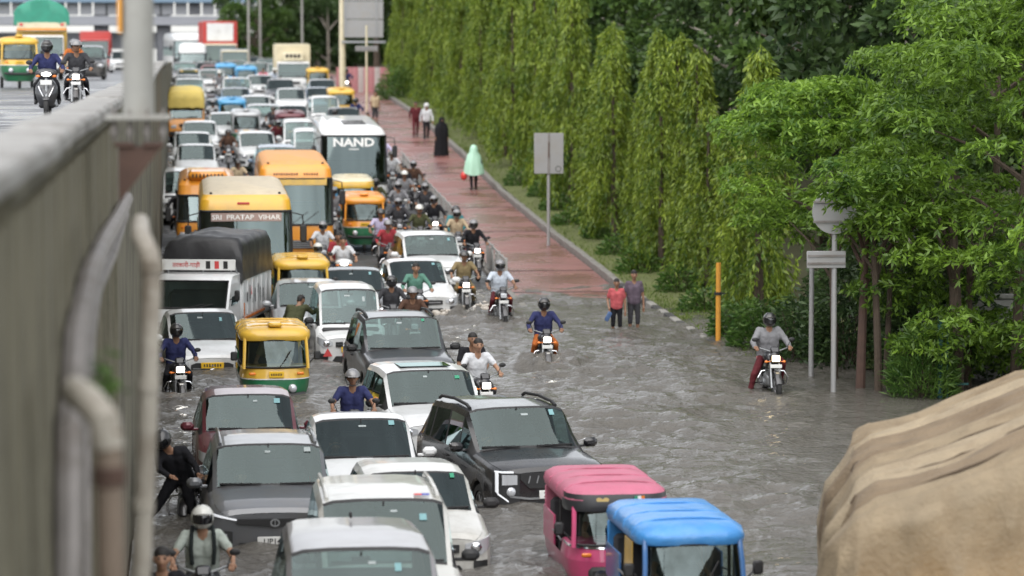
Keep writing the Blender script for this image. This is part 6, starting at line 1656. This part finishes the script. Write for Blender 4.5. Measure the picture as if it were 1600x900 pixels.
b = MB(); b.box((0, 0, 0), (1.05, .02, .16), .004, Matrix.Rotation(-.95, 3, 'X')); q = part('sun_strip', b, M['autoyellow'], tx); q.location = (0, DIM[tx.name]['head'] - .16, 1.33)
def reefer(t, y0, L, w):
    b = MB(); b.box((0, y0 + 1.25, 2.35), (1.3, .5, .5), .06); u_ = part('cooling_unit', b, M['cream'], t)
    for k in range(4): b = MB(); b.box((-.36 + k * .24, y0 + .99, 2.40), (.17, .03, .22), .01); part('vent', b, M['trim'], u_)
c = make_truck('cream refrigerated truck with a cooling unit above its cab', M['white'], W=1.95, cab_h=2.05, L=5.6, box_m=M['cream'], box=2.1, box_h=3.1, extra=reefer); place(c, 6.55, 189.5, 0)
c = make_truck('tall truck with a red framed white container far back', M['cream'], W=2.3, cab_h=2.6, L=7.5, box_m=M['red'], box=2.5, box_h=4.25, extra=lambda t, y0, L, w: part('white_panel', MB().box((0, y0 + 1.49, 3.45), (1.95, .04, 1.3), .01), M['white'], t)); place(c, 2.5, 231, .05)
c = make_truck('cream truck cab far back before the red container', M['cream'], W=1.9, cab_h=2.25, L=4.6, box_m=M['bluegrey'], box=1.9, box_h=2.3); place(c, 3.5, 220, 0)
def ytarp(t, y0, L, w): tarp_load(t, 'tarpaulin', -w, w, y0 + .2, L / 2, 1.6, 2.3, M['tarpyellow'], 5)
c = make_truck('small truck under a yellow tarpaulin along the wall', M['busorange'], W=1.6, cab_h=1.85, L=4.0, box_m=M['cream'], box=1.6, box_h=1.6, extra=ytarp); place(c, .05, 143.0, 0)

# ------------------------------------------------------------------ raised road on the left
def green_load(t, y0, L, w):
    tarp_load(t, 'tarpaulin', -w - .25, w + .25, y0 + 1.1, L / 2, 2.6, 3.35, M['tarpgreen'], 9, ridge=.45)
    b = MB(); b.box((0, y0 + 1.1, 2.5), (2.3, .08, .4), .02); bd = part('head_board', b, M['cream'], t)
    b = MB(); b.box((0, y0 + 1.05, 2.38), (2.3, .03, .1), .01); part('stripe', b, M['orange'], bd)
    for sx in (-1, 1): b = MB(); b.box((sx * .95, y0 + 1.05, 2.6), (.16, .03, .12), .01); part('marker', b, M['inkred'], bd)
c = make_truck('truck under a green tarpaulin on the raised road', M['white'], W=2.0, cab_h=2.1, L=5.6, box_m=M['autoyellow'], box=2.3, box_h=2.5, extra=green_load); place(c, -6.75, 148, .05, zl)
t = dup(AUTO, 'green and yellow rickshaw on the raised road beside the scooter rider'); place(t, -5.75, 108, .10, zl)
far_car('suv', 'dark car on the raised road just left of the lamp pole', M['darkgrey'], -4.65, 150, 0).location.z = zl(150)
far_car('hatch', 'white car far along the raised road under the bridge', M['white'], -4.3, 214, 0).location.z = zl(214)
c = make_truck('red truck far along the raised road beneath the bridge', M['red'], W=2.1, cab_h=2.4, L=5.5, box_m=M['red'], box=2.2, box_h=3.0); place(c, -6.6, 232, 0, zl)

# ------------------------------------------------------------------ riders and their two-wheelers
K = dict(navy=(.03, .035, .10), black=(.015, .015, .018), white=(.55, .56, .58), grey=(.20, .20, .21), olive=(.065, .07, .035), khaki=(.22, .17, .09), green=(.10, .22, .17), mint=(.36, .40, .36), lilac=(.48, .44, .60), red=(.30, .04, .05), maroon=(.10, .02, .025), denim=(.05, .07, .13), teal=(.06, .22, .24), floral=(.42, .33, .22), pale=(.50, .55, .62), brown=(.09, .05, .035), orange=(.42, .12, .03), pink=(.45, .12, .16), cream=(.48, .38, .25), charcoal=(.045, .045, .05))
def rider(desc, x, y, shirt, pants='charcoal', pose='ride', kind='motorcycle', helmet=None, ht=0, sleeve='short', rz=0., col=None, lamp=True, g=zg, skin=None, bulk=1., legs='long', blabel=None, dz=0.):
    bike(kind, kind + ' of the ' + ' '.join(desc.split()[:13]), x, y, rz, col, lamp, g, dz)
    return person(desc, pose, x, y, rz, K[shirt], K[pants], sleeve, legs, helmet, ht, skin, bulk=bulk, g=g, dz=dz)
HG, HB, HW = M['helmetgrey'], M['helmetblack'], M['helmetwhite']
p_ = rider('rider in a pale green tee with backpack straps and a white helmet', .16, 35.0, 'mint', helmet=HW, ht=0, skin=M['skin2'])
b = MB(); 
for sx in (-1, 1): b.tube([(sx * .12, -.035, 1.02), (sx * .135, -.062, 1.2), (sx * .125, -.02, 1.37), (sx * .115, .10, 1.43), (sx * .11, .2, 1.36)], .026, 6)
b.box((0, .27, 1.2), (.32, .16, .42), .06); bp = put('backpack', b.mesh('backpack', cloth('strap', (.02, .025, .025))), p_)
rider('bareheaded boy in a dark shirt at the lower left corner', -.28, 32.2, 'black', skin=M['skin2'])
bike('motorcycle', 'motorcycle pushed by the helmeted man with legs wide apart', .02, 43.8, -.1, None, False)
person('helmeted man in black bowed over a handlebar, legs wide apart in the water', 'push', -.16, 43.0, .0, K['black'], K['black'], 'long', helmet=HB)
rider('rider in dark clothes leaning on a black motorcycle by the wall', -.2, 59.2, 'navy', 'black', 'ride', helmet=HB, ht=0, sleeve='long', rz=.12)
rider('rider in a dark blue shirt between the maroon and white cars', 2.70, 50.2, 'navy', helmet=HG, ht=1, sleeve='short')
rider('bareheaded man in a white shirt with dark braces right of the white crossover', 5.30, 55.7, 'white', 'charcoal', 'ride', sleeve='short', rz=.15, skin=M['skin2'])
person('passenger in a black tee behind the man in the white shirt', 'pillion', 5.30, 55.7, .15, K['black'], K['charcoal'], 'short')
rider('rider in a navy jacket and orange trousers alone in open water', 7.50, 64.2, 'navy', 'orange', helmet=HB, ht=0, sleeve='long', lamp=True)
rider('rider in a pale blue tee in the middle of the flood', 7.62, 74.5, 'pale', 'maroon', helmet=HG, ht=0, lamp=False, rz=.05)
rider('rider in khaki uniform ploughing up brown water', 7.02, 77.6, 'khaki', 'khaki', helmet=HB, ht=1, lamp=True, sleeve='short')
rider('rider in a wet white raincoat beside the sign poles', 11.22, 58.4, 'grey', 'maroon', 'ride_l', helmet=HB, ht=0, sleeve='long', lamp=M['lampwarm'], bulk=1.22, rz=.02, dz=.17)
rider('bareheaded man in a sea green shirt before the white sedan', 5.52, 74.0, 'green', 'charcoal', sleeve='long', lamp=False, rz=.1, skin=M['skin2'])
rider('rider in a shiny black helmet behind the dark grey crossover', 4.68, 70.2, 'charcoal', helmet=HB, ht=0, sleeve='long', lamp=False)
rider('rider in a half helmet right of the shiny black helmet', 4.95, 67.3, 'brown', helmet=HG, ht=1, sleeve='long', lamp=False)
person('man in a dark olive shirt bending over between the van and the pickup', 'bend', 2.32, 66.9, PI * .92, K['olive'], K['black'], 'long')
rider('rider in a black jacket at the track railing', 8.15, 87.2, 'black', 'black', helmet=HG, ht=0, sleeve='long', rz=.1)
p_ = rider('rider in a flowered shirt left of the track railing', 7.98, 90.6, 'floral', helmet=HG, ht=0, sleeve='long', lamp=False)
person('passenger in a teal shirt behind the flowered shirt', 'pillion', 7.98, 90.6, 0, K['teal'], K['charcoal'], 'long', helmet=HB)
rider('rider in an olive shirt behind the last white crossover', 7.0, 92.4, 'olive', helmet=HW, ht=1, sleeve='long')
rider('rider with a grey helmet left of the olive shirt', 6.55, 95.0, 'charcoal', helmet=HG, ht=0, sleeve='long', lamp=False)
rider('rider in black behind the flowered shirt', 7.72, 95.9, 'black', helmet=HG, ht=0, sleeve='long')
rider('rider in a dark grey jacket in the middle of the crowd', 7.85, 101.0, 'charcoal', helmet=HG, ht=0, sleeve='long', lamp=False)
rider('rider in a grey white shirt beside the white bus NAND', 7.0, 101.6, 'grey', 'denim', helmet=HG, ht=0, sleeve='long', lamp=False)
rider('rider in a light helmet at the back of the crowd', 7.55, 106.4, 'grey', helmet=HW, ht=1, sleeve='short', lamp=False)
person('bareheaded boy in black riding behind the light helmet', 'pillion', 7.58, 106.5, 0, K['black'], K['charcoal'], 'short', dz=.08)
rider('rider in a lilac shirt before the green and orange rickshaw', 5.75, 91.0, 'lilac', helmet=HB, ht=1, sleeve='short', lamp=False)
rider('rider in a red top left of the last white crossover', 5.72, 87.4, 'red', helmet=HG, ht=1, sleeve='long', rz=.1)
rider('rider in a white tee before the orange bus', 3.85, 87.0, 'white', helmet=HG, ht=0, sleeve='short', lamp=False)
rider('bareheaded man in a cream shirt on a scooter with its lamp lit', 4.20, 82.6, 'white', kind='scooter', col=M['white'], sleeve='short', skin=M['skin2'])
person('passenger in a red shirt behind the man in the cream shirt', 'pillion', 4.10, 82.7, 0, K['red'], K['denim'], 'short')
rider('rider in a striped white helmet above the rear rickshaw roof', 3.42, 80.2, 'charcoal', helmet=HW, ht=0, sleeve='long', lamp=False)
person('child in a peach shirt sitting at the back of the track railing', 'stand', 9.35, 152.5, .6, K['cream'], K['charcoal'], 'short', 'short')
rider('rider with black hair right of the roof of the white bus NAND', 8.05, 136.5, 'black', sleeve='short', lamp=False, rz=.2)
rider('rider in a purple top beside the windscreen of the white bus NAND', 7.85, 122.5, 'lilac', sleeve='long', lamp=False)
rider('rider with a lit lamp far up beside the thick cream pole', 9.7, 186.0, 'navy', sleeve='long', helmet=HB)
rider('rider in red behind the lamp pole, close to the wall', -.1, 158.0, 'red', helmet=None, lamp=False)
rider('rider in a pink shirt far back between the rickshaws', 4.75, 188.0, 'pink', sleeve='long', lamp=False)
rider('rider in a white helmet far back between two white cars', 2.0, 180.0, 'grey', helmet=HW, ht=1, lamp=False)
rider('rider in a dark jacket beside the grey canopied rickshaw', 4.0, 141.0, 'charcoal', helmet=HB, ht=1, lamp=True)
rider('rider in a dark helmet left of the orange minibus', -.22, 99.5, 'black', helmet=HB, ht=0, sleeve='long', lamp=False)
rider('rider in a black helmet between the wall and the pickup', -.35, 80.5, 'black', helmet=HW, ht=0, sleeve='long', lamp=False)
rider('rider in a violet blue jacket on a black scooter on the raised road', -2.92, 66.4, 'navy', 'black', kind='scooter', helmet=HB, ht=0, sleeve='long', g=zl, col=M['darkgrey'])
rider('rider in a dark jacket and grey helmet on the raised road', -2.44, 70.6, 'charcoal', 'black', helmet=HG, ht=1, sleeve='long', g=zl)
rider('rider in an orange shirt behind the two leading riders on the raised road', -3.4, 96, 'orange', helmet=HG, ht=1, g=zl, lamp=False)
# more of the far jam
for (kd, lb, cl_, x, y) in (('sedan', 'white far car behind the two small white vans', 'white', 5.0, 145), ('suv', 'silver far car between the blue and the brown rickshaw', 'silver', 3.6, 143), ('hatch', 'blue grey far hatchback ahead of the headlamp car', 'bluegrey', 2.6, 160), ('sedan', 'white far sedan ahead of the white taxi', 'white', .2, 179), ('hatch', 'white far hatchback two lanes right of the white taxi', 'white', 4.3, 178), ('suv', 'white far car right of the cream car with the purple plate', 'white', 1.6, 166.5 + 20), ('van', 'white far van beside the railing above the white bus', 'white', 6.6, 146), ('sedan', 'dark far sedan beside the railing ahead of the grey sedan', 'darkgrey', 7.3, 143), ('mpv', 'white far people carrier left of the refrigerated truck', 'white', 4.6, 200), ('hatch', 'silver far hatchback below the red container truck', 'silver', 1.5, 214), ('suv', 'white far car beside the dark blue one', 'white', 5.3, 202), ('sedan', 'white far sedan at the tail of the middle lane', 'white', 2.6, 248), ('hatch', 'red far hatchback at the tail of the right lane', 'red', 6.4, 226), ('van', 'white far van at the tail of the right lane', 'white', 7.2, 205), ('sedan', 'grey far sedan between wall lane and rickshaw lane', 'grey', 1.75, 150), ('hatch', 'white far hatchback beside the yellow tarpaulin truck', 'white', 1.8, 139)):
    far_car(kd, lb, M[cl_], x, y)
for (d_, x, y, sh_, hm_, h2) in (('rider in a checked brown shirt left of the white hatchback', 1.75, 126.5, 'brown', HB, 1), ('rider in white between the wall queue and the blue rickshaw', 1.3, 145.5, 'white', HG, 0), ('rider in teal right of the two small white vans', 6.3, 133.0, 'teal', HG, 1), ('rider in a grey shirt behind the teal rider', 6.7, 138.5, 'grey', HB, 0), ('rider in maroon left of the two small white vans', 3.95, 131.5, 'maroon', HG, 0), ('rider in black between the orange buses', 1.85, 97.0, 'black', HG, 0), ('rider in a cream shirt behind the orange buses', 1.9, 112.0, 'cream', HB, 1), ('rider in an olive jacket beside the railing beyond the white bus', 7.9, 129.5, 'olive', HG, 0), ('rider in navy beside the railing behind the olive jacket', 8.1, 147.0, 'navy', HB, 0), ('rider in grey ahead of the sky blue rickshaw', 4.75, 99.5, 'grey', HG, 0), ('rider in pale blue beside the far refrigerated truck', 5.4, 187.0, 'pale', HW, 1), ('rider in dark green at the elbow of the crowd', 6.35, 103.0, 'olive', HB, 0), ('rider in a brown jacket rear of the crowd', 8.2, 111.0, 'brown', HG, 0), ('rider in white rear of the crowd by the bus mirror', 7.75, 116.0, 'white', HB, 1)):
    rider(d_, x, y, sh_, helmet=hm_, ht=h2, sleeve='long' if h2 == 0 else 'short', lamp=False)
# drivers behind the near windscreens
for (lb, lab0, sh_) in (('driver in a pale shirt at the wheel of the black crossover', 'glossy black crossover', 'pale'), ('driver in a white shirt at the wheel of the grey crossover', 'grey crossover with slim', 'white'), ('driver in a maroon shirt at the wheel of the maroon hatchback', 'maroon hatchback', 'maroon'), ('driver in a dark shirt at the wheel of the sunroof crossover', 'white crossover with a dark sunroof', 'charcoal'), ('driver in a grey shirt at the wheel of the dark grey crossover', 'dark grey crossover facing', 'grey'), ('driver in a blue shirt at the wheel of the white sedan by the black crossover', 'white sedan beside the black', 'denim'), ('driver in a white shirt at the wheel of the box-nosed van', 'white box-nosed van', 'white'), ('driver in a khaki shirt at the wheel of the roof rail car', 'dirty white car', 'khaki'), ('driver in a dark shirt at the wheel of the wall side sedan', 'white sedan with dark grille', 'navy')):
    cr_ = [o for o in bpy.data.objects if str(o.get('label', '')).startswith(lab0) and o.type == 'EMPTY'][0]
    rz_ = cr_.rotation_euler[2]; d_ = DIM[cr_.name]; lx, ly = -d_['W'] * .21, d_['head'] + .18
    person(lb, 'sit', cr_.location.x + lx * math.cos(rz_) - ly * math.sin(rz_), cr_.location.y + lx * math.sin(rz_) + ly * math.cos(rz_), rz_, K[sh_], K['charcoal'], 'short', dz=-.36 + (d_['H'] - 1.6) * .5, s=.94)
drop_protos()

# ------------------------------------------------------------------ people on foot
person('tall boy in a purple grey tee and shorts standing in the flood', 'stand', 10.50, 71.6, .05, (.11, .085, .11), K['charcoal'], 'short', 'short', s=.965, skin=M['skin']).scale = (.84, .84, .965)
p_ = person('smaller boy in a coral and black tee holding blue sandals', 'hold', 10.06, 71.4, -.1, (.42, .09, .10), K['black'], 'short', 'short', s=.87); p_.scale = (.76, .76, .86)
b = MB()
for k in range(2): b.box((10.06 - .22, 71.2 + k * .04, .38 + k * .02), (.09, .03, .22), .012, Matrix.Rotation(.5, 3, 'Y'))
o = put('sandals', b.mesh('sandals', P('sandal_blue', (.05, .10, .22), .6))); tag(o, 'pair of blue sandals in the hand of the smaller boy', 'sandals')
p_ = person('person under a mint green plastic poncho walking up the track', 'walk', 10.98, 117.3, PI, K['charcoal'], K['black'])
rows = []
for (z, rx, ry, yo_) in ((1.80, .03, .03, .02), (1.76, .10, .11, .02), (1.66, .145, .16, .01), (1.52, .16, .17, .0), (1.42, .24, .19, .0), (1.2, .31, .24, .0), (.95, .36, .29, .0), (.66, .40, .33, .0)):
    n = 28; rows.append([((rx + (.03 * math.sin(5 * a) * (1.7 - z))) * math.cos(a), (ry + .03 * math.sin(6 * a + 1) * (1.7 - z)) * math.sin(a) + yo_, z + (.03 * math.sin(3 * a) if z < .7 else 0)) for a in np.linspace(0, 2 * PI, n + 1)[:-1]])
b = MB(); b.loft(rows, True, True, False); put('poncho', b.mesh('poncho', P('poncho_mint', (.42, .68, .52), .3, var=.06, bump=.2, bscale=10), ang=70), p_)
b = MB(); b.ell((0, 0, 0), (.13, .11, .17), 14, 10); b.tube([(0, 0, .15), (.02, 0, .26)], [.03, .012], 6)
o = put('carrier_bag', b.mesh('carrier_bag', P('bag_red', (.62, .05, .04), .35, var=.15, bump=.5, bscale=14)), None, (10.60, 117.2, zg(117) + .62)); tag(o, 'red plastic carrier bag hanging below the mint poncho', 'bag')
p_ = person('woman in a long black robe and veil on the red track', 'stand', 11.0, 132.4, .1, K['black'], K['black'])
rows = []
for (z, rx, ry, yo_) in ((1.735, .02, .02, 0), (1.71, .08, .09, .0), (1.62, .115, .125, .01), (1.50, .12, .125, .02), (1.42, .23, .15, .01), (1.2, .30, .18, .0), (.95, .28, .19, .0), (.5, .29, .22, .0), (.04, .33, .27, .0)):
    n = 24; rows.append([((rx + .02 * math.sin(7 * a)) * math.cos(a), (ry + .02 * math.sin(6 * a + 1)) * math.sin(a) + yo_, z) for a in np.linspace(0, 2 * PI, n + 1)[:-1]])
b = MB(); b.loft(rows, True, True, False); put('robe', b.mesh('robe', cloth('robe_black', (.012, .012, .014)), ang=70), p_)
p_ = person('walker in a white shirt and white headscarf on the red track', 'walk', 11.1, 142.0, .05, K['white'], K['black'], 'long')
b = MB(); b.ell((0, .01, 1.63), (.125, .135, .125), 14, 9, z0=-.35); b.box((0, .09, 1.48), (.22, .08, .24), .05); put('headscarf', b.mesh('headscarf', cloth('scarf_white', (.6, .6, .6))), p_)
person('walker in a dark red dress beside the white shirt', 'walk', 10.72, 143.6, .05, K['maroon'], K['maroon'], 'long')
# white water thrown up by the khaki rider and the white sedan
def splash(label, x, y, w, h, n, seed):
    rg = random.Random(seed); b = MB()
    for k in range(n):
        a = rg.uniform(0, 2 * PI); r = rg.random() ** .5; z = h * (1 - r) * rg.uniform(.1, 1.1); s_ = rg.uniform(.025, .085) * (1.2 - z / (h + .01) * .6)
        b.ell((x + w * r * math.cos(a), y + .5 * w * r * math.sin(a), z), (s_ * rg.uniform(.8, 1.7), s_, s_ * rg.uniform(.5, 1.1)), 7, 5)
    o = put('splash', b.mesh('splash', P('churned_water', (.44, .40, .35), .12, var=.2, spec=.6), ang=80)); tag(o, label, 'splash', kind='stuff')
splash('churned brown water left of the khaki rider', 6.62, 76.8, .65, .34, 260, 1)
splash('churned brown water right of the khaki rider', 7.42, 76.7, .50, .34, 200, 2)
splash('bow wave before the white sedan behind the green shirt', 6.25, 75.6, .7, .30, 220, 3)
splash('small bow wave of the rider in orange trousers', 7.5, 63.2, .45, .12, 90, 4)
